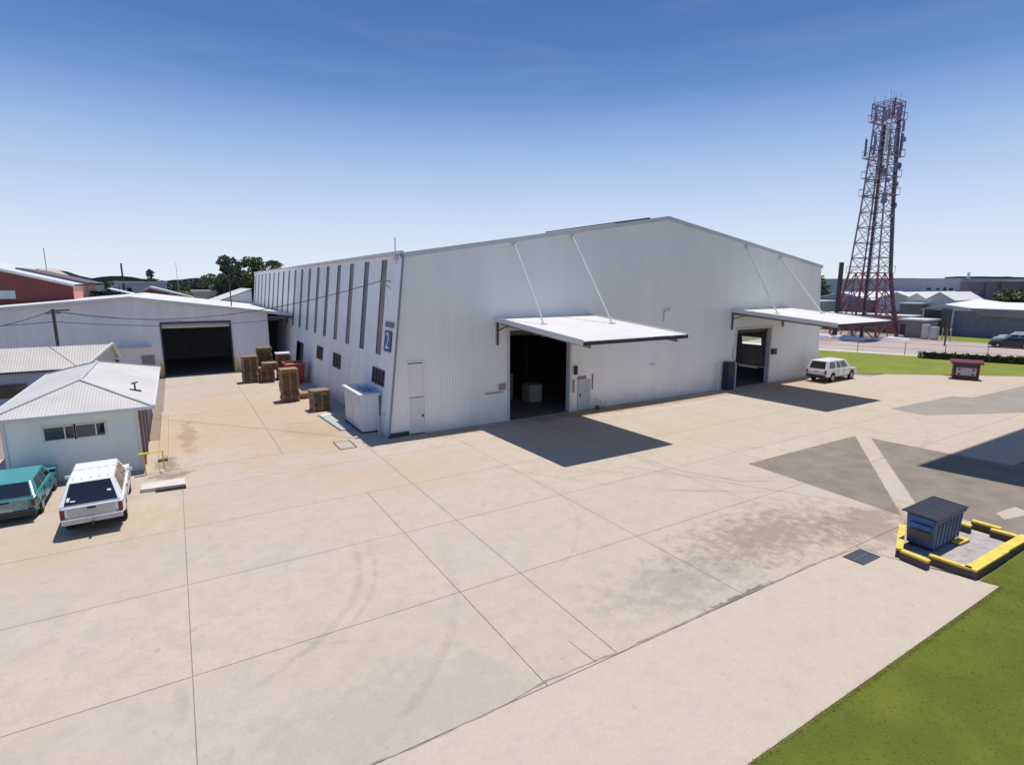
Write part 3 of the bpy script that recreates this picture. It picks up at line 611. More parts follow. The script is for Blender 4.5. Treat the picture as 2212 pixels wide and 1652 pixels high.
# ================================================================ LOW SHED at the back of the alley
SY = 61.0; RX = -3.4
sh = empty('shed_building', (RX,SY,0), 'long low grey steel shed with open dark doorway at the end of the alley', 'building')
def shz(x): return 7.35-.088*(RX-x) if x < RX else 7.35-.135*(x-RX)
DS = (-1.2,4.5,0,4.95)
b = WB(); ribbed(b,(0,SY,0),(1,0,0),(0,0,1),(0,-1,0),-34,8.0,lambda u:0,lambda u:shz(u),[DS],(RX,),.25,.013); b.build('front_wall', MSHED, sh)
WB().box(7.96,SY+.01,0,8.0,SY+34,5.8).build('side_wall', MSHED, sh)
WB().box(-34,SY+34,0,8,SY+34.05,4.8).build('back_wall', MSHED, sh)
for x0, x1 in ((-34.3,RX),(10.3,RX)):
    b = WB(); a_ = Vector((x0,SY-.35,shz(x0)+.05)); d = Vector((x1,SY-.35,shz(x1)+.05))-a_; L_ = d.length; d.normalize(); up = Vector((-d.z,0,d.x)); up = up if up.z>0 else -up
    ribbed(b,a_,(0,1,0),d,up,0,36,lambda u:0,lambda u:L_,(),(),.6,.012); b.build('roof', MROOFW, sh)
    c_ = WB(); e_ = a_+d*L_; c_.add([a_+Vector((0,-.03,-.16)),e_+Vector((0,-.03,-.16)),e_+Vector((0,-.03,.12)),a_+Vector((0,-.03,.12)),a_+Vector((0,.3,.12)),e_+Vector((0,.3,.12))],[(0,1,2,3),(3,2,5,4)]); c_.build('barge_capping', MROOFW, sh)
b = WB(); b.box(DS[0]-.12,SY-.08,0,DS[0],SY+.3,5.0); b.box(DS[1],SY-.08,0,DS[1]+.12,SY+.3,5.0); b.box(DS[0]-.12,SY-.08,4.95,DS[1]+.12,SY+.3,5.1); b.build('door_frame', MDARK, sh)
WB().cyl((DS[0],SY+.5,4.75),(DS[1],SY+.5,4.75),.28,16).build('roller_drum', MTRIM, sh)
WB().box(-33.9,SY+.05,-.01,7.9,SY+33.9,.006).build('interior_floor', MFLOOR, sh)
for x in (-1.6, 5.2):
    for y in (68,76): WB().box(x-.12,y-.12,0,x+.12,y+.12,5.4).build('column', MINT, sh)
# cross wall deep in the shed and end of the covered passage
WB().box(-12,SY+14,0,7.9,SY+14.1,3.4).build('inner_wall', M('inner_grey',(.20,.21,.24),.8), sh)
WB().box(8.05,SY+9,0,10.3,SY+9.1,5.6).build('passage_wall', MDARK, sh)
b = WB(); b.box(8.05,SY-.1,5.15,10.35,SY-.02,5.4); b.build('passage_beam', M('beam_dark',(.12,.12,.13),.6), sh)
for x in (DS[0]-.35, DS[1]+.25):
    o = MB().bar((0,0,0),(0,0,1.35),.2,n=12).build('bollard', MYEL, loc=(x,SY-.3,0)); tag(o,'yellow bollard at the %s side of the shed doorway' % ('left' if x<0 else 'right'),'bollard','yellow bollards at the shed doorway')
o = MB().box(-1.5,-.7,0,1.3,0,.07).build('door_canopy', MTRIM, loc=(-3.4,SY-.04,2.85)); o.rotation_euler=(-.15,0,0); tag(o,'small pale canopy on the shed wall left of its doorway','canopy')
o = MB().box(-.5,-.04,0,.5,0,2.1).build('side_door', M('door_taupe',(.30,.25,.26),.6), loc=(-2.5,SY-.037,0)); tag(o,'brownish door under the small canopy of the shed','door')

# ================================================================ WEATHERBOARD OFFICE HOUSE
hx0,hx1,hy0,hy1 = -6.65,-1.95,30.3,43.5
hs_ = empty('house', (hx0,hy0,0), 'small pale weatherboard office with light hip roof beside the parked cars', 'house')
WINS = [(-5.33,-4.27),(-4.23,-3.17)]
def boards(b, x0, x1, z0, z1, y):
    n = int(round((z1-z0)/.15)); h = (z1-z0)/n
    for i in range(n):
        a = z0+i*h; b.add([(x0,y-.030,a),(x1,y-.030,a),(x1,y-.008,a+h),(x0,y-.008,a+h),(x0,y,a),(x1,y,a)],[(0,1,2,3),(0,4,5,1)])
b = WB(); boards(b,hx0,WINS[0][0],.0,2.95,hy0); boards(b,WINS[1][1],hx1,.0,2.95,hy0); boards(b,WINS[0][0],WINS[1][1],0,1.9,hy0); boards(b,WINS[0][0],WINS[1][1],2.47,2.95,hy0)
b.build('front_wall', MHW, hs_)
b = WB(); ribbed(b,(hx1,0,0),(0,1,0),(0,0,1),(1,0,0),hy0,hy1,lambda u:0,lambda u:2.95,(),(),.35,.05); b.build('side_wall', MHW2, hs_)
WB().box(hx0-.03,hy0,0,hx0,hy1,2.95).build('side_wall', MHW, hs_); WB().box(hx0,hy1,0,hx1,hy1+.04,2.95).build('back_wall', MHW, hs_)
for xa in (hx0-.05,hx1-.07): WB().box(xa,hy0-.06,0,xa+.12,hy0-.031,2.95).build('corner_board', MROOFW, hs_)
for k,(a,c) in enumerate(WINS):
    f = WB(); z0,z1 = 1.9,2.47; s = a+(c-a)*.68
    for r_ in ((a-.05,z0-.05,a+.02,z1+.05),(c-.02,z0-.05,c+.05,z1+.05),(a,z0-.05,c,z0+.01),(a,z1-.01,c,z1+.05),(s-.025,z0,s+.025,z1)): f.box(r_[0],hy0-.07,r_[1],r_[2],hy0+.02,r_[3])
    fo = f.build('window', MROOFW, hs_)
    for (p,q,mm) in ((a,s,MGLASS if k==0 else M('glass_grey',(.10,.10,.10),.25)),(s,c,MGLASS)):
        pn = WB().box(p,hy0-.02,z0,q,hy0-.005,z1).build('pane', mm, fo)
# window hood and roof
e = [(-7.15,29.85),(-1.25,29.85),(-1.2,44.2),(-7.15,44.2)]; zr, ze = 4.08, 3.08; RF=(-4.2,33.1); RB=(-4.2,40.6)
def tri_roof(b, pts): b.add(pts, [tuple(range(len(pts)))])
E3 = [(x,y,ze) for x,y in e]; rf=(RF[0],RF[1],zr); rk=(RB[0],RB[1],zr)
ro = WB().add([E3[0],E3[1],rf],[(0,1,2)]).build('roof', MHRX, hs_)
WB().add([E3[1],E3[2],rk,rf],[(0,1,2,3)]).build('roof', MHRY, hs_)
WB().add([E3[3],E3[0],rf,rk],[(0,1,2,3)]).build('roof', MHRY, hs_)
WB().add([E3[2],E3[3],rk],[(0,1,2)]).build('roof', MHRX, hs_)
b = WB()
for p,q in ((E3[0],rf),(E3[1],rf),(rf,rk),(rk,E3[2]),(rk,E3[3])): b.bar(Vector(p)+Vector((0,0,.03)),Vector(q)+Vector((0,0,.03)),.16,.05)
b.build('ridge_capping', M('capping',(.56,.56,.54),.5), hs_)
b = WB(); b.box(-7.2,29.78,2.94,-1.2,29.86,3.09); b.box(-1.27,29.87,2.94,-1.17,44.2,3.09); b.box(-7.22,29.87,2.94,-7.15,44.2,3.09); b.build('gutter', MGUT, hs_)
WB().box(-7.14,29.88,2.95,-1.28,44.1,2.98).build('soffit', M('soffit',(.55,.53,.48),.7), hs_)
b = WB(); b.bar((-2.05,33.0,3.3),(-2.05,33.0,3.75),.08,n=8); b.bar((-2.2,33.0,3.72),(-1.9,33.0,3.78),.07,n=8); b.bar((-2.3,33,3.42),(-1.8,33,3.32),.12,n=8); b.build('roof_vent', MDARK, hs_)
b = WB()
for y in (31.2,33.4,35.8): b.bar((-1.86,y,0),(-1.86,y,2.9),.09,n=8)
b.build('downpipe', M('pipe_mauve',(.26,.2,.25),.6), hs_)
# low block border and step beside the house
o = MB().box(-.2,0,0,.2,12,.14).build('kerb_block', MROOFW, loc=(-1.15,31.2,0)); o.data.materials[0] = MC; tag(o,'low concrete path edge along the side of the pale house','kerb')
o = MB().prism([(-1.9,26.75),(-.28,26.6),(-.28,27.5),(-1.9,27.6)],0,.16).build('concrete_step', M('step_pale',(.64,.57,.50),.9), bevel=.01); tag(o,'pale concrete step block beside the white utility','step')
o = MB().prism([(-1.36,26.50),(-.26,26.43),(-.26,26.585),(-1.36,26.66)],0,.13).build('step_riser', MKERB); tag(o,'dark brown sleeper along the front of the concrete step','riser')  # separate dark brown strip as the step's front face
hr = empty('handrail', (-1.9,29.3,0), 'yellow handrail at the corner of the pale house', 'handrail')
b = MB(); b.bar((0,0,1.0),(.88,.22,1.0),.05,n=8); b.build('rail', MYEL, hr)
for x,y in ((.1,.02),(.82,.2)): MB().bar((x,y,0),(x,y,1.0),.05,n=8).build('post', MYEL, hr)
MB().box(-.1,-.05,.97,.3,.12,1.03).build('rail_plate', MYEL, hr)
o = MB().cyl((0,0,0),(0,0,.14),.12,12,.07).build('stone', MROOFW, loc=(-1.15,29.2,0)); tag(o,'small white stone at the foot of the yellow handrail','stone')

# building behind the office
b2 = empty('back_building', (-12,47,0), 'long beige roofed low building behind the pale office', 'building')
WB().add([(-22,47.3,2.95),(-5.6,47.3,2.95),(-4.1,49.6,4.3),(-22,49.6,4.3)],[(0,1,2,3)]).build('roof', MB2, b2)
WB().add([(-22,52.3,2.95),(-22,49.6,4.3),(-4.1,49.6,4.3),(-4.0,52.3,2.95)],[(0,1,2,3)]).build('roof', MB2, b2)
b = WB(); b.bar((-5.6,47.25,3.0),(-4.1,49.6,4.36),.16,.14); b.bar((-4.1,49.6,4.36),(-4.0,52.3,3.0),.16,.14); b.build('barge_board', MROOFW, b2)
WB().add([(-5.9,47.5,0),(-4.3,49.7,0),(-4.2,52.2,0),(-4.2,52.2,2.95),(-4.3,49.7,4.25),(-5.9,47.5,2.9)],[(0,1,4,5),(1,2,3,4)]).build('end_wall', MTRIM, b2)
WB().box(-22,47.7,0,-5.95,47.75,2.95).build('front_wall', M('bluish_wall',(.42,.45,.58),.7,var=.1), b2)
WB().box(-10.3,47.6,1.2,-8.9,47.69,2.1).build('window', MGLASS, b2); WB().box(-22,47.2,2.84,-5.6,47.3,2.96).build('gutter', MDARK, b2)
WB().box(-4.55,51.5,2.4,-4.0,52.0,2.85).build('vent_box', MDARK, b2)
pl = empty('power_pole', (-7.3,50,0), 'slim dark power pole rising behind the pale office roof', 'pole')
MB().bar((0,0,0),(0,0,6.9),.2,n=10).build('shaft', M('pole_wood',(.10,.08,.085),.8), pl); b = MB(); b.bar((-.4,-.1,6.6),(.4,.1,6.6),.08); b.bar((-.2,0,6.75),(.9,.25,6.8),.1); b.build('crossarm', MDARK, pl)
def cable(a, c, sag, w, label):
    a, c = Vector(a), Vector(c); P = [a.lerp(c, t/24)-Vector((0,0,sag*4*(t/24)*(1-t/24))) for t in range(25)]
    b = MB()
    for p,q in zip(P,P[1:]): b.bar(p,q,w,n=5)
    o = b.build('overhead_cable', MCABLE); tag(o,label,'cable')
cable((-7.3,50,6.75),(10.25,31.3,8.8),1.25,.045,'dark overhead cable from the pole to the warehouse corner bracket')
cable((-7.3,50,6.0),(9.9,60.6,5.2),.5,.05,'dark overhead cable from the pole past the shed doorway to the passage')
cable((-7.3,50,6.0),(-24,49,6.2),.35,.06,'dark overhead cable from the pole out past the left edge')
cable((-7.3,50,6.8),(-12.5,60.6,5.2),.1,.06,'pale stay cable from the pole top down to the shed on the left')
cable((-7.3,50,6.75),(.5,60.8,5.2),.15,.035,'thin stay cable from the pole top down towards the shed doorway')

# ================================================================ VEHICLES
def extrude_side(profile, W, m, name, parent, bevel=.05, pinch=.08):
    xs = [p[0] for p in profile]; L_ = max(xs); b = MB(); n = len(profile)
    V = []
    for s in (1,-1):
        for (x,z) in profile:
            k = 1 - (pinch if (x < .05 or x > L_-.06) else 0) - (.05 if z < .5 else 0)
            V.append((x, s*W/2*k, z))
    F = [tuple(range(n)), tuple(range(2*n-1,n-1,-1))] + [(i,n+i,n+(i+1)%n,(i+1)%n) for i in range(n)]
    b.add(V,F); return b.build(name, m, parent, bevel=bevel)
def arch(cx, r, z, n=8): return [(cx-r*math.cos(math.pi*i/n), z+r*math.sin(math.pi*i/n)) for i in range(n+1)]
def vehicle(label, loc, rz, o, cat='utility'):
    """local x runs from the rear (0) to the front (L)"""
    v = empty(o.get('name','utility_vehicle'), loc, label, cat, rz=rz)
    L_,W,zb,belt,roof = o['L'],o['W'],o['clear'],o['belt'],o['roof']; wr = o['wr']; ra = wr+.07; w1,w2 = o['wx']
    hood = o['hood']; cowl = o['cowl']; m = o['paint']
    # anticlockwise: bottom from rear to front with arches, then up the nose, bonnet, belt line, tail
    prof = [(.04,zb+.08),(w1-ra-.02,zb)] + arch(w1,ra,zb) + [(w1+ra+.03,zb)] + [(w2-ra-.03,zb)] + arch(w2,ra,zb) + [(w2+ra+.02,zb),(L_-.08,zb+.05),(L_,zb+.3),(L_-.03,hood-.22),(L_-.22,hood-.06),(cowl,hood+.02),(cowl-.12,belt),(o.get('sill',.12),belt),(0,belt-.06),(-.03,zb+.35)]
    clean = []
    for p in prof:
        if not clean or math.hypot(p[0]-clean[-1][0],p[1]-clean[-1][1])>.03: clean.append(p)
    body = extrude_side(clean, W, m, 'body', v, .045)
    MB().box(.2,-W/2+.12,zb-.12,L_-.3,W/2-.12,zb+.35).build('underbody', MBLK, v)
    # cabin / canopy block
    xb0,xt0,xt1,xb1 = o['cab']; wb_,wt = W/2-.03, W/2-o.get('tumble',.17)
    bz = belt-.02
    V = [(xb0,wb_,bz),(xb1,wb_,bz),(xt1,wt,roof-.03),(xt0,wt,roof-.03),(xb0,-wb_,bz),(xb1,-wb_,bz),(xt1,-wt,roof-.03),(xt0,-wt,roof-.03)]
    b = MB().add(V,[(0,1,2,3),(7,6,5,4),(4,0,3,7),(1,5,6,2),(3,2,6,7),(0,4,5,1)]); b.build('cabin', m, v, bevel=.05)
    def panel(q, u0,u1,t0,t1, nm, mat, off=.008, th=.02, parent=v):
        A,B,C,D = [Vector(V[i]) for i in q]
        def at(u,t): return (A.lerp(B,u)).lerp(D.lerp(C,u),t)
        n = (B-A).cross(D-A).normalized(); ctr = (A+B+C+D)/4 - Vector(((xb0+xb1)/2,0,bz))
        if n.dot(ctr) < 0: n = -n
        P = [at(u0,t0),at(u1,t0),at(u1,t1),at(u0,t1)]
        bb = MB().add([p+n*(off-th) for p in P]+[p+n*off for p in P],[(0,3,2,1),(4,5,6,7),(0,1,5,4),(1,2,6,5),(2,3,7,6),(3,0,4,7)])
        return bb.build(nm, mat, parent)
    rear=(4,0,3,7); front=(5,1,2,6); left=(0,1,2,3); right=(4,5,6,7)
    panel(rear,*o.get('rearwin',(.08,.92,.08,.9)),'rear_window',MGLASS)
    panel(front,.07,.93,.1,.92,'windscreen',MGLASS)
    for q in (left,right):
        for (a,c) in o['sidewins']: panel(q,a,c,.14,.86,'side_window',MGLASS)
    for s in (1,-1):
        for (a,c) in o['doors']:
            dr = MB().box(a,s*(W/2)-.012,zb+.1,c,s*(W/2)+.006,belt-.06).build('door', m, v, bevel=.005)
            gp = MB(); gp.box(a-.018,s*(W/2)-.012,zb+.1,a-.002,s*(W/2)+.003,belt-.06); gp.box(c+.002,s*(W/2)-.012,zb+.1,c+.018,s*(W/2)+.003,belt-.06); gp.build('panel_gap', MBLK, dr)
            MB().box(a+.02,s*(W/2)-.0,(zb+belt)/2-.03,c-.02,s*(W/2)+.014,(zb+belt)/2+.03).build('rub_strip', MBLK, dr)
            MB().box(a+.08,s*(W/2+.02)-.012,belt-.22,a+.24,s*(W/2+.02)+.012,belt-.18).build('door_handle', MBLK, v)
        mb_ = MB(); mx_ = o['mirror']; mb_.box(mx_,min(s*(W/2-.04),s*(W/2+.16)),belt+.03,mx_+.07,max(s*(W/2-.04),s*(W/2+.16)),belt+.17); mb_.build('wing_mirror', m if m is MWHITE else MBLK, v, bevel=.03)
        y0,y1 = sorted((s*(W/2-.17),s*(W/2-.04))); lz = o['lampz']
        MB().box(-.05,y0,lz,.08,y1,lz+o['lamph']).build('tail_lamp', MTAIL, v, bevel=.01)
        y0,y1 = sorted((s*(W/2-.45),s*(W/2-.1))); MB().box(L_-.14,y0,hood-.34,L_-.01,y1,hood-.14).build('headlight', MLAMP, v, bevel=.02)
    for (wx) in (w1,w2):
        for s in (1,-1):
            we = MB().cyl((wx,s*(W/2-.22),wr),(wx,s*(W/2-.02),wr),wr,24).build('tyre_wheel', MTYRE, v, bevel=.02)
            MB().cyl((wx,s*(W/2-.03),wr),(wx,s*(W/2-.008),wr),wr*.58,18).build('rim', MRIM, we)
    bum = MB(); bum.box(-.13,-W/2+.06,zb+.02,.02,W/2-.06,zb+.2); bum.build('rear_bumper', o.get('bump',MBLK), v, bevel=.02)
    MB().box(L_-.1,-W/2+.08,zb,L_+.07,W/2-.08,zb+.2).build('front_bumper', o.get('fbump',m), v, bevel=.03)
    MB().box(L_-.02,-.5,hood-.36,L_+.01,.5,hood-.16).build('grille', MBLK, v)
    MB().box(-.055,-.2,o['platez'],-.035,.2,o['platez']+.12).build('number_plate', MPLATE, v)
    if 'tailgate' in o:
        z0,z1,mt = o['tailgate']; tg = MB().box(-.045,-W/2+.25,z0,.0,W/2-.25,z1).build('tailgate', mt, v, bevel=.01); MB().box(-.07,-.12,z1-.1,-.045,.12,z1-.04).build('handle', MBLK, tg)
    if o.get('ribs'):
        b = MB()
        for k in range(5): y=-.5+.25*k; b.box(xt0+.2,y-.03,roof-.03,xt1-.2,y+.03,roof+.012)
        b.build('roof_ribs', m, v)
    if 'split' in o:
        for s_ in o['split']:
            b = MB(); b.box(s_-.015,-wt+.02,roof-.045,s_+.015,wt-.02,roof-.024)
            for s in (1,-1): b.add([(s_-.02,s*(wb_+.004),bz),(s_+.02,s*(wb_+.004),bz),(s_+.02,s*(wt+.004),roof-.04),(s_-.02,s*(wt+.004),roof-.04)],[(0,1,2,3)])
            b.build('canopy_gap', MBLK, v)
    if o.get('sticker'):
        panel(rear,.86,.91,.2,.36,'sticker',MSIGNW,off=.012,th=.003); panel(rear,.13,.2,.42,.5,'sticker',MSIGNW,off=.012,th=.003); panel(rear,.76,.84,.17,.22,'sticker',MSIGNW,off=.012,th=.003)
    if o.get('towbar'): b = MB(); b.bar((-.3,0,zb),(.1,0,zb+.02),.07); b.cyl((-.3,0,zb+.02),(-.3,0,zb+.1),.03,8); b.build('towbar', MBLK, v)
    return v
vehicle('white canopied utility with rear towards the camera beside the pale house', (-3.08,23.02,0), R(91), dict(L=5.05,W=1.84,clear=.5,belt=1.14,roof=1.86,wr=.36,wx=(1.1,4.15),hood=1.1,cowl=3.75,paint=MWHITE,
    cab=(.02,.55,3.0,3.72),tumble=.27,rearwin=(.07,.93,.05,.93),sidewins=((.16,.52),(.58,.72),(.75,.9)),doors=((1.95,2.7),(2.75,3.65)),mirror=3.3,lampz=.72,lamph=.32,platez=.56,tailgate=(.62,1.08,MCARDIRTY),bump=MCARDIRTY,ribs=True,split=(2.02,),sticker=True,towbar=True))
vehicle('teal station wagon with faded tailgate parked left of the white utility', (-5.85,25.5,0), R(90), dict(name='station_wagon',L=4.7,W=1.76,clear=.28,belt=.96,roof=1.45,wr=.31,wx=(.95,3.7),hood=.92,cowl=3.35,paint=MTEAL,
    cab=(.02,.6,2.65,3.35),tumble=.2,rearwin=(.06,.94,.08,.92),sidewins=((.18,.42),(.46,.66),(.70,.9)),doors=((1.45,2.35),(2.4,3.3)),mirror=2.85,lampz=.62,lamph=.24,platez=.5,tailgate=(.5,.92,MTEALF),bump=MBLK), 'car')
vehicle('white dual cab utility with canopy parked at the far corner of the warehouse', (48.35,27.35,0), R(1), dict(L=5.3,W=1.85,clear=.48,belt=1.17,roof=1.95,wr=.40,wx=(1.15,4.35),hood=1.12,cowl=4.0,paint=MWHITE,
    cab=(.03,.4,3.3,4.05),tumble=.17,rearwin=(.1,.9,.12,.9),sidewins=((.1,.36),(.43,.6),(.64,.88)),doors=((1.9,2.8),(2.85,3.8)),mirror=3.65,lampz=.78,lamph=.34,platez=.58,tailgate=(.62,1.06,MWHITE),split=(1.72,)))
vehicle('dark blue sedan on the road at the right edge', (98.6,26.6,0), R(107), dict(name='sedan_car',L=4.7,W=1.8,clear=.28,belt=.98,roof=1.48,wr=.33,wx=(.95,3.75),hood=.95,cowl=3.4,paint=M('car_navy',(.035,.035,.06),.25),
    cab=(.3,1.0,2.6,3.45),sidewins=((.14,.45),(.5,.86)),doors=((1.1,2.1),(2.15,3.2)),mirror=2.9,lampz=.66,lamph=.2,platez=.5), 'car')
vehicle('pale silver car parked on the grass bank behind the dark sedan', (105.0,28.4,0), R(107), dict(name='sedan_car',L=4.6,W=1.8,clear=.28,belt=.98,roof=1.5,wr=.33,wx=(.95,3.7),hood=.95,cowl=3.35,paint=M('car_silver',(.55,.55,.62),.3),
    cab=(.2,.8,2.6,3.4),sidewins=((.14,.45),(.5,.86)),doors=((1.1,2.1),(2.15,3.2)),mirror=2.9,lampz=.66,lamph=.2,platez=.5), 'car')
vehicle('white hatchback farthest back by the long white roof', (109.2,29.6,0), R(107), dict(name='hatchback_car',L=4.2,W=1.75,clear=.28,belt=.98,roof=1.5,wr=.31,wx=(.8,3.35),hood=.95,cowl=3.1,paint=MWHITE,
    cab=(.1,.5,2.3,3.1),sidewins=((.14,.45),(.5,.86)),doors=((.9,1.8),(1.85,2.9)),mirror=2.6,lampz=.66,lamph=.2,platez=.5), 'car')
pk = empty('hooded_kiosk', (61.9,21.2,0), 'dark green and red boxy trailer with pale rear panel at the lawn edge', 'trailer', rz=R(-66))
MB().box(-.95,-.6,.15,.95,.6,1.35).build('box_body', M('trailer_green',(.03,.06,.035),.5), pk, bevel=.03)
MB().box(-.72,-.64,.38,.72,-.6,1.08).build('rear_panel', M('trailer_pale',(.50,.46,.52),.4), pk, bevel=.01)
b = MB(); b.box(-.95,-.66,.05,.95,-.6,.22); b.box(-.95,-.66,.2,-.8,-.6,1.3); b.box(.8,-.66,.2,.95,-.6,1.3); b.build('rear_frame', M('trailer_maroon',(.14,.02,.02),.5), pk)
b = MB(); b.add([(-1.15,-.85,1.45),(1.15,-.85,1.45),(1.2,.6,1.58),(-1.2,.6,1.58),(-1.15,-.85,1.6),(1.15,-.85,1.6),(1.2,.6,1.74),(-1.2,.6,1.74)],[(0,3,2,1),(4,5,6,7),(0,1,5,4),(1,2,6,5),(2,3,7,6),(3,0,4,7)]); b.build('roof_hood', M('trailer_red',(.15,.008,.025),.4), pk)
for s in (-1,1):
    for z in (.5,.92): MB().cyl((s*.5,-.665,z),(s*.5,-.64,z),.11,12).build('tail_lamp', M('lamp_dusk',(.16,.08,.10),.3), pk)
    MB().bar((s*.85,-.5,1.3),(s*.95,-.6,1.5),.06).build('hood_post', MDARK, pk)
    MB().cyl((s*.75,.1,.25),(s*.93,.1,.25),.25,16).build('wheel', MTYRE, pk)

# ================================================================ SKIP BIN AND KERBED BAY
bn = empty('rubbish_bin', (21.22,7.5,0), 'blue steel rubbish bin with ribbed black lid inside the yellow kerbed bay', 'rubbish bin', rz=R(0))
bn.scale = (1.0, 1.0, .92)
b = MB(); b.add([(-.9,-.38,.14),(.95,-.38,.14),(.95,.40,.14),(-.9,.40,.14),(-1.02,-.42,1.22),(1.02,-.42,1.22),(1.02,.44,1.28),(-1.02,.44,1.28)],[(0,3,2,1),(0,1,5,4),(1,2,6,5),(2,3,7,6),(3,0,4,7)]); b.build('bin_body', MBIN, bn, bevel=.015)
b = MB()
for k in range(7): x=-.8+k*.27; b.add([(x,-.41,.2),(x+.05,-.41,.2),(x+.05,-.455,1.2),(x,-.455,1.2),(x,-.37,.2),(x+.05,-.37,.2),(x+.05,-.41,1.2),(x,-.41,1.2)],[(0,1,2,3),(7,6,5,4),(0,3,7,4),(1,5,6,2)])
b.build('side_ribs', MBIN, bn)
MB().box(-1.06,-.47,1.16,1.06,-.40,1.26).build('rim', MBINB, bn); 
b = MB(); b.box(-1.09,-.3,.84,-.985,.32,.98); b.build('fork_sleeve', MBINB, bn, bevel=.01)
MB().add([(-1.03,-.36,1.02),(-1.03,.38,1.02),(-1.045,.38,1.22),(-1.045,-.36,1.22)],[(0,1,2,3)]).build('blue_panel', MBINB, bn)
b = MB(); b.box(-1.035,-.3,.42,-.96,.3,.72); b.build('label_panel', M('bin_label',(.12,.09,.08),.6), bn)
b = MB(); b.box(1.0,-.3,.84,1.1,.32,.98); b.build('fork_sleeve', MBINB, bn, bevel=.01)
for s in (0,1):
    b = MB(); x0 = -1.12+s*1.13; x1 = x0+1.11
    b.add([(x0,-.49,1.27),(x1,-.49,1.27),(x1,.5,1.31),(x0,.5,1.31),(x0,-.49,1.31),(x1,-.49,1.31),(x1,.5,1.35),(x0,.5,1.35)],[(0,3,2,1),(4,5,6,7),(0,1,5,4),(1,2,6,5),(2,3,7,6),(3,0,4,7)])
    lid = b.build('lid', MLID, bn)
    for k in range(5):
        x = x0+.06+k*.22; MB().add([(x,-.47,1.31),(x+.1,-.47,1.31),(x+.1,.48,1.348),(x,.48,1.348),(x+.02,-.45,1.345),(x+.08,-.45,1.345),(x+.08,.46,1.385),(x+.02,.46,1.385)],[(4,5,6,7),(0,1,5,4),(1,2,6,5),(2,3,7,6),(3,0,4,7)]).build('lid_rib', M('lid_rib_grey',(.05,.05,.07),.5) if k==0 and s==0 else bpy.data.materials['lid_rib_grey'], lid)
MB().bar((-1.12,.53,1.33),(1.12,.53,1.33),.06,n=8).build('hinge_bar', MBLK, bn)
for x in (-.75,.75):
    for y in (-.28,.3):
        w_ = MB().cyl((x,y-.03,.08),(x,y+.03,.08),.08,14).build('castor', MTYRE, bn); MB().box(x-.05,y-.05,.1,x+.05,y+.05,.16).build('bracket', MDARK, w_)
def kerb(x0,y0,x1,y1,w,label,h=.3):
    d = Vector((x1-x0,y1-y0,0)); L_ = d.length; k = empty('kerb_block',(x0,y0,0),label,'kerb','yellow topped concrete kerb blocks round the bin bay',rz=math.atan2(d.y,d.x))
    MB().box(0,-w/2,0,L_,w/2,h-.07).build('block', MKERB, k, bevel=.01); MB().box(-.003,-w/2-.004,h-.069,L_+.003,w/2+.004,h).build('painted_top', MYELK, k)
kerb(19.1,7.58,21.2,8.42,.18,'yellow topped kerb block behind the bin on the left')
kerb(19.08,7.5,19.0,6.72,.18,'yellow topped kerb block at the near left end of the bay')
kerb(19.48,6.9,19.56,5.86,.16,'yellow topped kerb block from the step in the left side to the near corner')
kerb(19.5,5.86,21.9,5.84,.30,'yellow topped kerb block along the grass, nearer half')
kerb(21.93,5.86,23.75,5.82,.28,'yellow topped kerb block along the grass, farther half with worn paint')
kerb(23.5,5.98,23.45,6.66,.19,'yellow topped kerb block at the far right corner of the bay')
kerb(23.78,6.5,23.75,7.3,.19,'yellow topped kerb block set back on the far side of the bay')
kerb(23.15,7.12,23.1,7.95,.19,'yellow topped kerb block on the far side next to the bin')
kerb(21.65,7.0,22.3,6.95,.24,'short yellow block lying inside the bay beside the bin',h=.12)
o = MB().prism([(19.7,6.0),(23.3,6.0),(23.3,7.9),(19.3,7.6)],0,.02).build('bay_floor', M('bay_concrete',(.42,.385,.37),.9,var=.2,scale=3,c2=(.28,.25,.24))); tag(o,'stained grey concrete floor of the bin bay','floor')
gt = empty('drain_grate', (18.1,8.2,.005), 'dark grey steel drain grate set in the pale slab left of the bin', 'grate')
MB().box(-.52,-.32,0,.52,.32,.006).build('pit', MBLK, gt)
b = MB()
for k in range(18): b.box(-.5+k*.058,-.3,.006,-.47+k*.058,.3,.02)
for y in (-.31,0,.29): b.box(-.52,y,.006,.52,y+.02,.024)
b.build('bars', M('grate_steel',(.12,.125,.15),.5), gt)

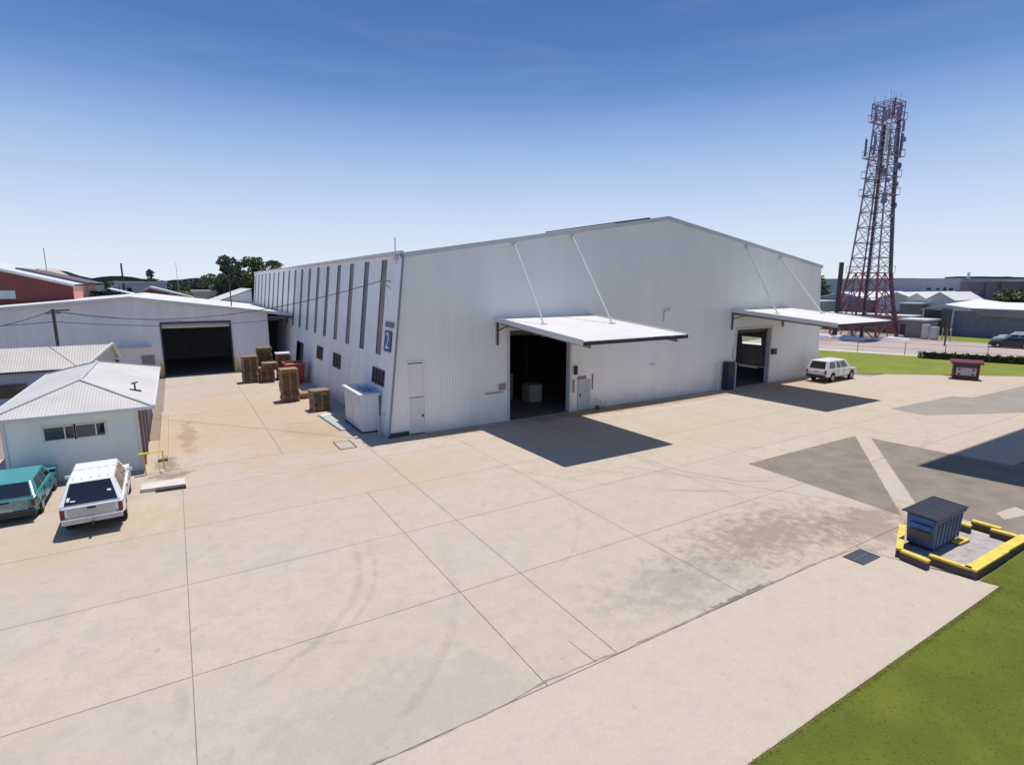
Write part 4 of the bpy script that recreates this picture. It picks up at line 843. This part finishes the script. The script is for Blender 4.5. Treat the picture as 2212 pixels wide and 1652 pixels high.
# ================================================================ TOWER
tw = empty('lattice_tower', (97.5,47.9,0), 'tall red and grey steel lattice telecom tower crowded with antennas', 'tower')
lev = [(0,7.4),(2.6,6.6),(5.2,5.7),(7.8,5.0),(10.4,4.4),(12.8,4.15),(15.2,3.9),(17.6,3.65),(20,3.4),(22.4,3.2),(24.8,3.05),(27.2,2.9),(29.6,2.7),(32,2.6),(34.2,2.5),(36,2.5)]
def corner(i, k):
    z, s = lev[i]; sx, sy = [(-1,-1),(1,-1),(1,1),(-1,1)][k]; return Vector((sx*s/2, sy*s/2, z))
for nm, i0, i1, m in (('lower_section',0,4,MTWR),('middle_section',4,12,MTWG),('top_section',12,15,MTWT)):
    se = None
    b = MB()
    for i in range(i0, i1):
        for k in range(4):
            a, c = corner(i,k), corner(i,(k+1)%4); a2, c2 = corner(i+1,k), corner(i+1,(k+1)%4); mid = (a2+c2)/2
            b.bar(a2,c2,.12)
            if i < 4: b.bar(a,mid,.13); b.bar(c,mid,.13); b.bar((a+a2)/2,(a+mid)/2,.10); b.bar((c+c2)/2,(c+mid)/2,.10); b.bar(mid,(a+c)/2,.12)
            else: b.bar(a,c2,.075); b.bar(c,a2,.075)
    se = b.build(nm, m, tw)
    for k in range(4):
        l = MB()
        for i in range(i0,i1): l.bar(corner(i,k),corner(i+1,k),.34 if i<4 else .26, n=6)
        l.build('leg', m, tw)
b = MB()
for k in range(5): b.bar((-.5+.2*k,.25,0),(-.35+.15*k,.25,33),.16,n=6)   # feeder cable run up the middle
for k in range(16): b.bar((-.6,.2,1+2.1*k),(.5,.2,1+2.1*k),.12)
b.build('feeder_cables', MCABLE, tw)
b = MB()
for i in range(14):
    a, c = corner(i,1), corner(i+1,1); a, c = a+Vector((-.35,.1,0)), c+Vector((-.3,.1,0)); b.bar(a,c,.34)
b.build('feeder_cables', MCABLE, tw)
b = MB()
for s in (-.2,.2): b.bar((s,0,0),(s,0,34),.05)
for k in range(110): b.bar((-.2,0,.3*k+.3),(.2,0,.3*k+.3),.03)
b.build('ladder', MTWG, tw)
r = random.Random(5)
for (z, s) in ((10.45,2.5),(22.5,2.05),(25.2,2.0),(28.2,2.1),(33.6,1.9)):     # platforms
    b = MB(); b.box(-s,-s,z-.06,s,-s+.5,z); b.box(-s,s-.5,z-.06,s,s,z); b.box(-s,-s+.5,z-.06,-s+.5,s-.5,z); b.box(s-.5,-s+.5,z-.06,s,s-.5,z)
    for t in (-1,1):
        b.bar((-s,t*s,z+1),(s,t*s,z+1),.06); b.bar((t*s,-s,z+1),(t*s,s,z+1),.06)
        for q in (-1,-.33,.33,1): b.bar((q*s,t*s,z),(q*s,t*s,z+1),.05)
    b.build('platform', MTWT if z > 32 else MTWG, tw)
def panel_ant(x,y,z,h,w,m=MANT):
    an = MB().box(x-w/2,y-.1,z,x+w/2,y+.1,z+h).build('panel_antenna', m, tw, bevel=.02)
    MB().bar((x,y+.16,z-.4),(x,y+.16,z+h+.4),.07,n=6).build('mount_pole', MTWG, an)
    MB().bar((x,y+.16,z+h*.5),(x*.6,y*.6,z+h*.5),.06).build('mount_arm', MTWG, an)
MANTD = M('antenna_grey',(.18,.20,.27),.5)
for (x,y,z,h,w,d) in ((-2.1,-1.3,28.6,3.2,.5,0),(-2.3,.3,28.4,2.9,.4,1),(-1.2,-2.1,28.6,2.8,.45,1),(.6,-2.2,28.9,2.5,.4,1),(1.9,-1.5,28.4,3.0,.35,1),(2.4,.3,28.6,3.0,.4,0),(1.9,1.6,28.3,2.8,.35,1),(-1.7,1.9,28.5,2.6,.35,1),
                     (-2.2,-.6,26.3,1.6,.4,1),(2.2,-.9,31.9,1.4,.35,1),(-2.0,-1.6,31.8,1.4,.35,0),(.3,-2.3,31.6,1.5,.4,1),(2.3,1.0,25.9,1.5,.4,1),(-.6,-2.2,25.7,1.4,.35,1),(-1.7,-1.0,33.7,1.3,.35,1),(-1.9,.8,33.6,1.3,.35,1),(.2,-1.8,34,1.4,.3,1),(1.8,-.6,34.2,1.4,.3,1),(1.9,1.2,34.2,1.5,.35,1),(1.5,.2,25.6,1.2,.4,1),(-1.9,-.4,25.4,1.3,.5,1)):
    panel_ant(x,y,z,h,w,MANT if not d else MANTD)
for (x,y,z,rad,a) in ((1.9,-1.4,26.9,.55,-40),(2.0,-1.2,24.2,.5,-30),(-1.8,-1.6,21.4,.45,-120),(1.8,-1.5,20.9,.5,-50),(2.1,.2,22.9,.4,0),(-1.6,-1.7,24.4,.35,-100),(1.2,-2.0,30.6,.4,-90),(.2,-1.9,19.2,.35,-90),(-2.3,-.9,17.9,.35,-150),(2.0,-1.5,17.6,.45,-60)):
    d = Vector((math.cos(R(a)),math.sin(R(a)),0)); p = Vector((x,y,z)); di = MB().cyl(p,p+d*.3,rad,18,rad*.92).build('dish_antenna', MANTD, tw)
    MB().bar(p,(x*.75,y*.75,z),.08).build('mount_arm', MTWG, di)
b = MB()
for k in range(14): x,y = r.uniform(-1.9,1.9), r.uniform(-1.9,1.9); b.bar((x,y,34.2),(x+r.uniform(-.1,.1),y,36+r.uniform(0,1.6)),.05,n=5)
b.build('whip_aerials', MTWG, tw)
b = MB(); 
for z in (35.6,36.2): 
    for t in (-1,1): b.bar((-1.6,t*1.6,z),(1.6,t*1.6,z),.1); b.bar((t*1.6,-1.6,z),(t*1.6,1.6,z),.1)
for t in (-1,1):
    for q in (-1,0,1): b.bar((q*1.6,t*1.6,33.8),(q*1.6,t*1.6,36.3),.09); b.bar((t*1.6,q*1.6,33.8),(t*1.6,q*1.6,36.3),.09)
b.build('top_cage', MTWT, tw)
for k,(x,y) in enumerate(((-3.7,-3.7),(3.7,-3.7),(3.7,3.7),(-3.7,3.7))): MB().box(x-.5,y-.5,0,x+.5,y+.5,.4).build('footing', MTRIM, tw)
ch = MB().bar((0,0,0),(0,0,12.1),.7,n=14).build('chimney_stack', M('stack_brown',(.07,.06,.05),.7), loc=(93.4,50.4,0)); tag(ch,'dark brown chimney stack left of the lattice tower','chimney')

# ================================================================ RIGHT BACKGROUND
def gable_house(label, x, y0, y1, ze, za, depth, wall, roofm, cat='building', extra=None, zb=0):
    """gable end faces the yard at plane x; ridge runs away along +x"""
    h = empty('shed_building' if 'shed' in label else 'building', (x,(y0+y1)/2,0), label, cat)
    ym = (y0+y1)/2
    WB().add([(x,y0,zb),(x,y1,zb),(x,y1,ze),(x,ym,za),(x,y0,ze)],[(0,1,2,3,4)]).build('gable_wall', wall, h)
    WB().add([(x,y0,zb),(x+depth,y0,zb),(x+depth,y0,ze),(x,y0,ze)],[(0,1,2,3)]).build('side_wall', wall, h)
    for ya,yb in ((y0,ym),(y1,ym)):
        o_ = .3 if ya<yb else -.3; ss = (za-ze)/(abs(ym-ya)); WB().add([(x-.4,ya-o_,ze-.3*ss),(x+depth,ya-o_,ze-.3*ss),(x+depth,yb,za),(x-.4,yb,za),(x-.4,ya-o_,ze-.3*ss+.15),(x+depth,ya-o_,ze-.3*ss+.15),(x+depth,yb,za+.15),(x-.4,yb,za+.15)],[(0,3,2,1),(4,5,6,7),(0,1,5,4),(2,3,7,6),(3,0,4,7)]).build('roof', roofm, h)
    WB().box(x-.06,ym-.9,zb,x-.01,ym+.9,zb+min(2.4,ze*.6)).build('door', MDARK, h)
    return h
def box_building(label, x0,y0,x1,y1,z, wall, roofm=MROOFW, wins=(), winm=None):
    h = empty('building', (x0,(y0+y1)/2,0), label, 'building')
    WB().box(x0,y0,0,x1,y1,z).build('wall', wall, h); WB().box(x0-.25,y0-.25,z,x1+.25,y1+.25,z+.25).build('roof', roofm, h)
    for (a,c,z0,z1) in wins:
        w = WB().box(x0-.08,a-.08,z0-.08,x0-.02,c+.08,z1+.08).build('window', MTRIM, h); WB().box(x0-.1,a,z0,x0-.082,c,z1).build('pane', winm or MGLASS, w)
    return h
g_ = box_building('long pale grey factory on the horizon right of the tower',175,63.5,230,79.5,9.9,MGREYB,M('roof_grey',(.40,.42,.46),.6),[(70.1,71.2,7.0,7.7),(68.2,68.9,7.1,7.6),(66.6,67.3,6.8,7.8),(65.1,66.0,6.5,7.6)])
WB().cyl((190,67.5,10),(190,67.5,11.8),.35,10).build('flue', MTRIM, g_)
for (y0,y1) in ((72,79),): WB().box(174.6,y0,5.6,175.0-.02,y1,6.4).build('awning_band', MTRIM, g_)
p_ = box_building('dark mauve flat roofed office block right of the grey factory',150,47.3,175,54.6,9.0,MPURP,M('mauve_roof',(.2,.18,.22),.7),[(51.2,53.9,5.5,6.8)])
for y in (50.2,47.6): WB().box(149.8,y-.12,0,149.98,y+.12,9.0).build('pilaster', M('mauve_dark',(.1,.075,.11),.8), p_)
WB().box(148.6,50.5,3.9,149.97,54.4,4.3).build('sunshade', MDARK, p_)
box_building('pinkish flat roofed block behind the mauve office',166,42.5,185,51.5,9.3,M('pinkish_wall',(.36,.29,.34),.8))
gable_house('small white gabled shed with grey end wall in front of the factory',135,49.8,54.7,5.4,6.9,22,MTRIM,MROOFW)
gable_house('second white gabled shed left of the gabled one by the factory',136,54.9,58.8,5.4,6.6,22,MTRIM,MROOFW)
box_building('dark grey cube shed behind the tower on the right',132,54.3,134.8,58.2,4.5,M('cube_grey',(.22,.21,.23),.8))
gable_house('low white roofed shed left behind the tower',140,68,82,4.9,6.6,30,M('bluegrey_wall',(.26,.29,.36),.8),MROOFW)
gable_house('low white roofed shed directly behind the tower',142,59.5,67.5,5.2,6.7,30,MTRIM,MROOFW)
box_building('distant grey parapet building left of the tower',190,84,215,112,10.2,MGREYB)
box_building('pale low building beside the warehouse corner',128,74,138,84,4.5,M('pale_beige',(.5,.46,.42),.8))
# flat grey-brown plant room by the tower
fb = box_building('flat roofed grey brown equipment building right of the tower foot',103,41.4,107.5,45.2,2.75,M('plant_wall',(.28,.25,.26),.8,var=.1),MROOFW)
WB().box(102.95-.06,44.2,.2,102.99,44.9,2.1).build('door', MDARK, fb)
box_building('long low brick building behind the tower base',110,46.5,114,62,2.9,M('brownred_wall',(.26,.17,.16),.9,var=.15),MROOFW,[(52,54,.8,1.9),(57,59,.8,1.9)])
# long white skillion roof
sk = empty('carport_building', (112,36,0), 'long low building with white folded roof above the grass bank', 'building')
P0=[(112,46.0,4.35),(112,42.6,5.25),(112,39,4.75),(112,22,4.6)]
for (a,c) in zip(P0,P0[1:]):
    WB().add([a,c,(c[0]+14,c[1],c[2]+.7),(a[0]+14,a[1],a[2]+.7),(a[0],a[1],a[2]-.12),(c[0],c[1],c[2]-.12)],[(0,1,2,3),(0,4,5,1)]).build('roof', M('skillion_white',(.74,.72,.70),.6) if a[1]==46 else bpy.data.materials['skillion_white'], sk)
WB().add([(111.9,39,4.62),(111.9,22,4.48),(111.9,22,3.3),(111.9,37.5,3.5)],[(0,1,2,3)]).build('fascia', M('fascia_grey',(.25,.245,.27),.7), sk)
WB().box(113.2,22,0,113.3,41.5,4.2).build('back_wall', M('wall_lilac',(.24,.24,.34),.8), sk); WB().box(112.4,41.5,0,112.5,43,4.5).build('end_wall', M('wall_taupe',(.14,.12,.12),.8), sk)
WB().box(113.2,43,0,113.3,45.8,4.2).build('dark_bay', MDARK, sk)
for y in (45.6,): WB().bar((112.2,y,0),(112.2,y,4.3),.15).build('column', MTRIM, sk)
# covered piles, cabinets, fence, posts, hedge
for k,(x,y,w,d,h,l) in enumerate(((90.3,51.0,3.2,5.0,.5,'pale low sheet covered pile left of the tower foot'),(90.2,46.6,2.6,4.2,.55,'pale low sheet covered pile in front of the tower foot'),(96.6,42.6,2.6,3.2,.35,'pale low sheet covered pile right of the tower foot'))):
    b = MB(); b.add([(-w/2,-d/2,0),(w/2,-d/2,0),(w/2,d/2,0),(-w/2,d/2,0),(-w/2+.3,-d/2+.4,h),(w/2-.2,-d/2+.3,h*.8),(w/2-.3,d/2-.4,h*1.1),(-w/2+.2,d/2-.3,h*.9)],[(0,1,5,4),(1,2,6,5),(2,3,7,6),(3,0,4,7),(4,5,6,7)]); o=b.build('covered_pile', M('sheet_pale',(.60,.58,.62),.6) if k==0 else bpy.data.materials['sheet_pale'], loc=(x,y,0)); tag(o,l,'pile')
for k,(x,y,h,l) in enumerate(((102.2,40.9,2.3,'white equipment cabinet right of the grey brown building'),(102.0,39.6,2.0,'second white cabinet, the one nearer the grass bank'))):
    c_ = empty('equipment_cabinet',(x,y,0),l,'cabinet'); MB().box(-.4,-.45,.1,.4,.45,h).build('cabinet_body', MTRIM, c_, bevel=.03); MB().box(-.43,-.35,.3,-.405,.35,h-.2).build('door', MANT, c_); MB().box(-.35,-.4,0,.35,.4,.1).build('plinth', MDARK, c_)
for k in range(4):
    o = MB().bar((0,0,0),(0,0,1.9),.16,n=8).build('bollard_post', M('post_pale',(.55,.52,.42),.7) if k==0 else bpy.data.materials['post_pale'], loc=(101.8,39.0-.55*k,0)); tag(o,'pale timber post, %s from the left in the short row before the grass bank' % (['first']+ORD[1:])[k],'post','pale posts before the grass bank')
tp = MB().bar((0,0,0),(0,0,3.9),.2,n=8).build('timber_pole', MBARK, loc=(93.5,34.9,0)); tag(tp,'tall brown timber pole at the road edge','pole')
fe = empty('wire_fence', (76,40,0), 'low wire fence with thin posts along the far edge of the lawn', 'fence')
FP = [(72.2,47),(73.2,42),(74.9,37.3),(76.6,32.6),(77.9,28.9),(79.2,25.3),(80.5,21.8),(82.3,17.6),(84.2,13.2)]
for (x,y) in FP: WB().bar((x,y,0),(x,y,1.55),.08,n=6).build('post', M('fence_grey',(.28,.26,.24),.7) if (x,y)==FP[0] else bpy.data.materials['fence_grey'], fe)
b = WB()
for (p,q) in zip(FP,FP[1:]):
    for z in (1.5,.8,.15): b.bar((*p,z),(*q,z),.025,n=4)
b.build('wires', MDARK, fe)
def leafball(b, c, rx, ry, rz, n, s, rnd):
    for i in range(n):
        while True:
            p = Vector((rnd.uniform(-1,1),rnd.uniform(-1,1),rnd.uniform(-1,1)))
            if .35 < p.length < 1: break
        q = Vector((c[0]+p.x*rx, c[1]+p.y*ry, c[2]+p.z*rz)); a = Vector((rnd.gauss(0,1),rnd.gauss(0,1),rnd.gauss(0,1))).normalized(); u = a.orthogonal().normalized(); w = a.cross(u); k = s*rnd.uniform(.6,1.4)
        b.add([q-u*k-w*k*.6,q+u*k-w*k*.6,q+u*k*.7+w*k*.8,q-u*k*.7+w*k*.6],[(0,1,2,3)])
def leafmat(name, c): 
    m = M(name, c, .8, var=.35, scale=.9, c2=tuple(x*.5 for x in c), spec=.2); return m
LM = {'dark':leafmat('leaf_dark',(.12,.145,.095)),'mid':leafmat('leaf_mid',(.15,.165,.10)),'yel':leafmat('leaf_yellow',(.20,.23,.05)),'olive':leafmat('leaf_olive',(.17,.185,.095))}
rnd = random.Random(21)
b = MB()
for k in range(26):
    t = k/25; x = 75.1+(84.5-75.1)*t; y = 30.0+(8-30)*t
    leafball(b,(x,y,.42),.45,.65,.45,150,.10,rnd)
hg = empty('hedge',(78,22,0),'low dark clipped hedge along the lawn behind the trailer','hedge'); o = b.build('foliage', LM['dark'], hg); o.location = (-78,-22,0)
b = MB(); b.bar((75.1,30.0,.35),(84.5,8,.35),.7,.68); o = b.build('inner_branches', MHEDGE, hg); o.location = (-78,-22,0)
# ---- trees
def tree(label, x, y, h, lobes, m, trunk=.35, n=260, s=.22, base=0):
    t = empty('tree',(x,y,base),label,'tree'); b = MB(); b.cyl((0,0,0),(.1,0,h*.5),trunk,8,trunk*.6)
    for (lx,ly,lz,rx,rz_) in lobes: b.cyl((.1,0,h*.4),(lx,ly,lz),trunk*.5,6,trunk*.15)
    b.build('trunk', MBARK, t); c = MB()
    for (lx,ly,lz,rx,rz_) in lobes:
        leafball(c,(lx,ly,lz),rx,rx,rz_,int(n*rx*rz_),s,rnd)
        for q in range(5):
            a = rnd.uniform(0,6.28); leafball(c,(lx+math.cos(a)*rx*.9,ly+math.sin(a)*rx*.9,lz+rnd.uniform(-.6,.8)*rz_),rx*.42,rx*.42,rz_*.35,int(n*rx*rz_*.16),s,rnd)
    c.build('crown', m, t)
tree('tall dark gum tree behind the shed, left of the widest one', 9.8,120,14.2,[(.1,0,12.0,2.0,1.8),(-1.0,0,13.0,1.2,1.0),(.4,0,9.5,2.6,1.9),(-.3,0,6.6,2.8,1.9)],LM['dark'],.3,150,.2)
tree('widest dark tree just left of the warehouse eave', 15.2,125,13.6,[(-1.2,0,12.9,2.3,1.2),(2.0,0,11.7,3.0,1.5),(-.5,0,9.4,3.2,2.0),(0,0,6.6,3.2,1.9)],LM['olive'],.35,110,.22)
tree('rounded brownish tree left of the tall gum', 7.0,130,11,[(0,0,9.3,1.7,1.5),(.2,0,6.6,2.4,1.9)],LM['mid'],.3,150,.2)
tree('small pointed tree above the pale blue building', -4.5,170,12.4,[(0,0,11.2,.8,1.1),(-.4,0,9.3,1.9,.9),(.5,0,7.3,2.4,1.2)],LM['dark'],.25,120,.22)
tree('small yellow green tree beside the cream wall', 1.6,110,7.6,[(0,0,6.6,1.5,.9),(.6,0,5.3,1.5,1)],LM['yel'],.2,150,.16)
tree('thin dark tree beside the brick building', -8.8,110,9.1,[(0,0,8.2,.4,.8),(0,0,6.8,.5,.8),(0,0,5,.8,1)],LM['dark'],.15,300,.14)
tree('dark bush between brick building and pale blue building', -9.8,106,7.7,[(0,0,6.9,.8,.7),(0,0,5.2,1.1,1)],LM['dark'],.15,220,.15)
tree('green tree at the right edge above the long white roof', 131,40.2,8.0,[(0,0,6.2,2.3,1.6),(.5,-2.4,6.0,2.4,1.7),(0,-1,3.8,3,1.8)],LM['olive'],.3,110,.22)
tree('dark tree tip behind the right corner of the warehouse', 150,86.5,11.0,[(0,0,9.2,1.8,1.7),(0,0,6.5,2.4,1.6)],LM['mid'],.3,90,.28)
BT=((-16,205,9.6),(-12,210,9.9),(-3,215,9.8),(3,204,9.8),(8,206,10.4),(13,205,10.2),(18,210,10.6),(25,215,10.6),(6,190,10.4),(11,185,10.2),(16,180,10.6))
angs = sorted(p[0]/p[1] for p in BT)
BL_ = ['dark tree in the distant belt, %s from the left on the horizon' % (['first']+ORD[1:])[angs.index(p[0]/p[1])] for p in BT]
for k,(x,y,h) in enumerate(BT):
    tree(BL_[k], x,y,h,[(0,0,h-1.6,3.2,1.5),(1.5,0,h-3.2,3.4,1.7)],LM['dark'],.3,40,.32)
for o in col.objects:
    if 'in the distant belt' in o.get('label',''): o['group'] = 'trees in the distant belt'
# ================================================================ LEFT BACKGROUND
br = empty('brick_building', (-10.2,85,0), 'red brick building with sloping roof line at the left edge', 'building')
def strip_bricks(b, pts): b.add(pts,[tuple(range(len(pts)))])
WB().add([(-22,85,0),(-10.2,85,0),(-10.2,85,8.35),(-22,85,11.7)],[(0,1,2,3)]).build('front_wall', MBRK, br)  # front in the darkened brick, its shade painted in
WB().add([(-10.2,85,0),(-10.2,85,8.35),(-10.9,115,8.6),(-10.9,115,0)],[(0,1,2,3)]).build('side_wall', MBRK2, br)  # same brick lightened, sunlight painted into the colour
b = WB(); b.add([(-22.2,84.7,11.65),(-10.0,84.7,8.3),(-10.0,84.7,8.58),(-22.2,84.7,11.95),(-22.2,116,11.95),(-10.6,116,8.75),(-10.0,84.98,8.3),(-22.2,84.98,11.65)],[(0,1,2,3),(3,2,5,4),(0,7,6,1)]); b.build('roof', MTRIM, br)
WB().box(-20,84.9,6.95,-15.55,84.98,7.9).build('sign_board', M('board_pale_blue',(.42,.50,.53),.6), br)
WB().add([(-17,94.9,9.9),(-9.6,95.1,8.3),(-9.6,95.1,8.8),(-17,94.9,10.75),(-17,115,10.75),(-9.6,115,8.8)],[(0,1,2,3),(3,2,5,4)]).build('rear_roof', M('roof_dark_brown',(.14,.11,.12),.8), br)
cr = empty('house', (-23,160,0), 'cream hip roofed house beyond the brick building', 'house')
WB().box(-26,160,0,-20.5,168,10.4).build('wall', MCREAM, cr); WB().add([(-26.6,159.5,10.2),(-20,159.5,10.2),(-20,168.5,10.2),(-26.6,168.5,10.2),(-25,163,12.1),(-22.2,163,12.1)],[(0,1,5,4),(1,2,5),(2,3,4,5),(3,0,4)]).build('roof', M('roof_cream',(.55,.48,.36),.8), cr)
WB().box(-24.6,159.9,10.5,-23.8,159.98,11.4).build('dormer', MTRIM, cr)
o = MB().bar((0,0,0),(0,0,16.6),.16,n=6).build('antenna_mast', M('mast_pale',(.45,.47,.52),.6), loc=(-23.7,162,0)); tag(o,'thin pale aerial mast above the cream house','mast')
o = MB().bar((0,0,0),(0,0,12.8),.34,n=8).build('timber_pole', MBARK, loc=(-8.5,140,0)); tag(o,'short dark pole standing above the pale blue building','pole')
o = MB().bar((0,0,0),(0,0,13.5),.09,n=6).build('light_mast', MTRIM, loc=(1.2,150,0)); tag(o,'very thin pale mast above the small yellow green tree','mast')
o = MB().bar((0,0,0),(0,0,3.1),.12,n=8).build('flue_pipe', MDARK, loc=(5.45,69,6.2)); tag(o,'thin dark flue standing on the shed roof','flue')
bb_ = empty('building', (-9,140,0), 'pale blue white flat building in the left distance', 'building')
WB().box(-9.2,140,0,-1,150,8.8).build('wall', MBLUEB, bb_); WB().box(-9.5,139.7,8.8,-.8,150,9.1).build('roof', MROOFW, bb_); WB().box(-8.0,139.9,7.0,-7.2,139.98,7.9).build('window', MGLASS, bb_)
WB().box(-18,141,0,-9.4,150,8.3).build('wing', M('wing_pale',(.5,.54,.62),.7), bb_)
gh = empty('house', (-1,100,0), 'low house with white roof edges and orange brick gable', 'house')
WB().add([(-4.4,100,0),(2.4,100,0),(2.4,100,6.4),(-2.9,100,7.95),(-4.4,100,7.1)],[(0,1,2,3,4)]).build('gable_wall', M('brick_orange',(.50,.17,.08),.9), gh)
b = WB(); b.add([(-4.9,99.6,7.0),(-2.9,99.6,8.0),(2.8,99.6,6.35),(2.8,99.6,6.6),(-2.9,99.6,8.3),(-4.9,99.6,7.25),(-4.9,112,7.25),(-2.9,112,8.3),(2.8,112,6.6)],[(0,1,4,5),(1,2,3,4),(5,4,7,6),(4,3,8,7)]); b.build('roof', MROOFW, gh)
gable_l = empty('shed_building', (-7,108,0), 'small white roofed shed between brick building and orange gable', 'building')
WB().add([(-9.2,104,0),(-4.9,104,0),(-4.9,104,6.9),(-8.4,104,7.7),(-9.2,104,7.4)],[(0,1,2,3,4)]).build('gable_wall', MDARK, gable_l); WB().add([(-9.4,103.7,7.5),(-8.4,103.7,8.0),(-4.6,103.7,6.95),(-4.6,112,6.95),(-8.4,112,8.0),(-9.4,112,7.5)],[(0,1,4,5),(1,2,3,4)]).build('roof', MROOFW, gable_l)
box_building('low cream building in front of the distant trees',3.2,120,7.3,128,7.2,M('cream_pale',(.66,.63,.52),.8),MROOFW)
ws = empty('shed_building', (7,78,0), 'white roof rising towards the warehouse behind the low shed', 'building')
WB().add([(4.6,97,5.6),(10.8,97,7.9),(10.8,115,7.9),(4.6,115,5.6)],[(0,1,2,3)]).build('roof', MROOFW, ws); WB().add([(4.9,97.3,0),(10.7,97.3,0),(10.7,97.3,7.7),(4.9,97.3,5.6)],[(0,1,2,3)]).build('front_wall', MTRIM, ws)
for k,(x,y,w,h,l) in enumerate(((-13,180,9,9.4,'far white roofed building behind the pale blue one'),(21,230,16,9.6,'far pale warehouse among the distant trees'))):
    box_building(l,x,y,x+w,y+12,h-.3,M('far_wall',(.55,.55,.58),.8))

# ================================================================ unseen tall block, added so its roof slab shades the asphalt
shade_block = empty('warehouse_building', (47,0,0), 'added unseen tall block beyond the right edge, its roof slab casting shade on the asphalt', 'building')
WB().box(47,-30,0,75,8.5,26.58).build('wall', MWALLS, shade_block)
WB().prism([(36.3,14.25),(80,14.25),(80,-30),(37.4,-30),(37.0,10.5)],26.6,26.9).build('roof', MROOFW, shade_block)
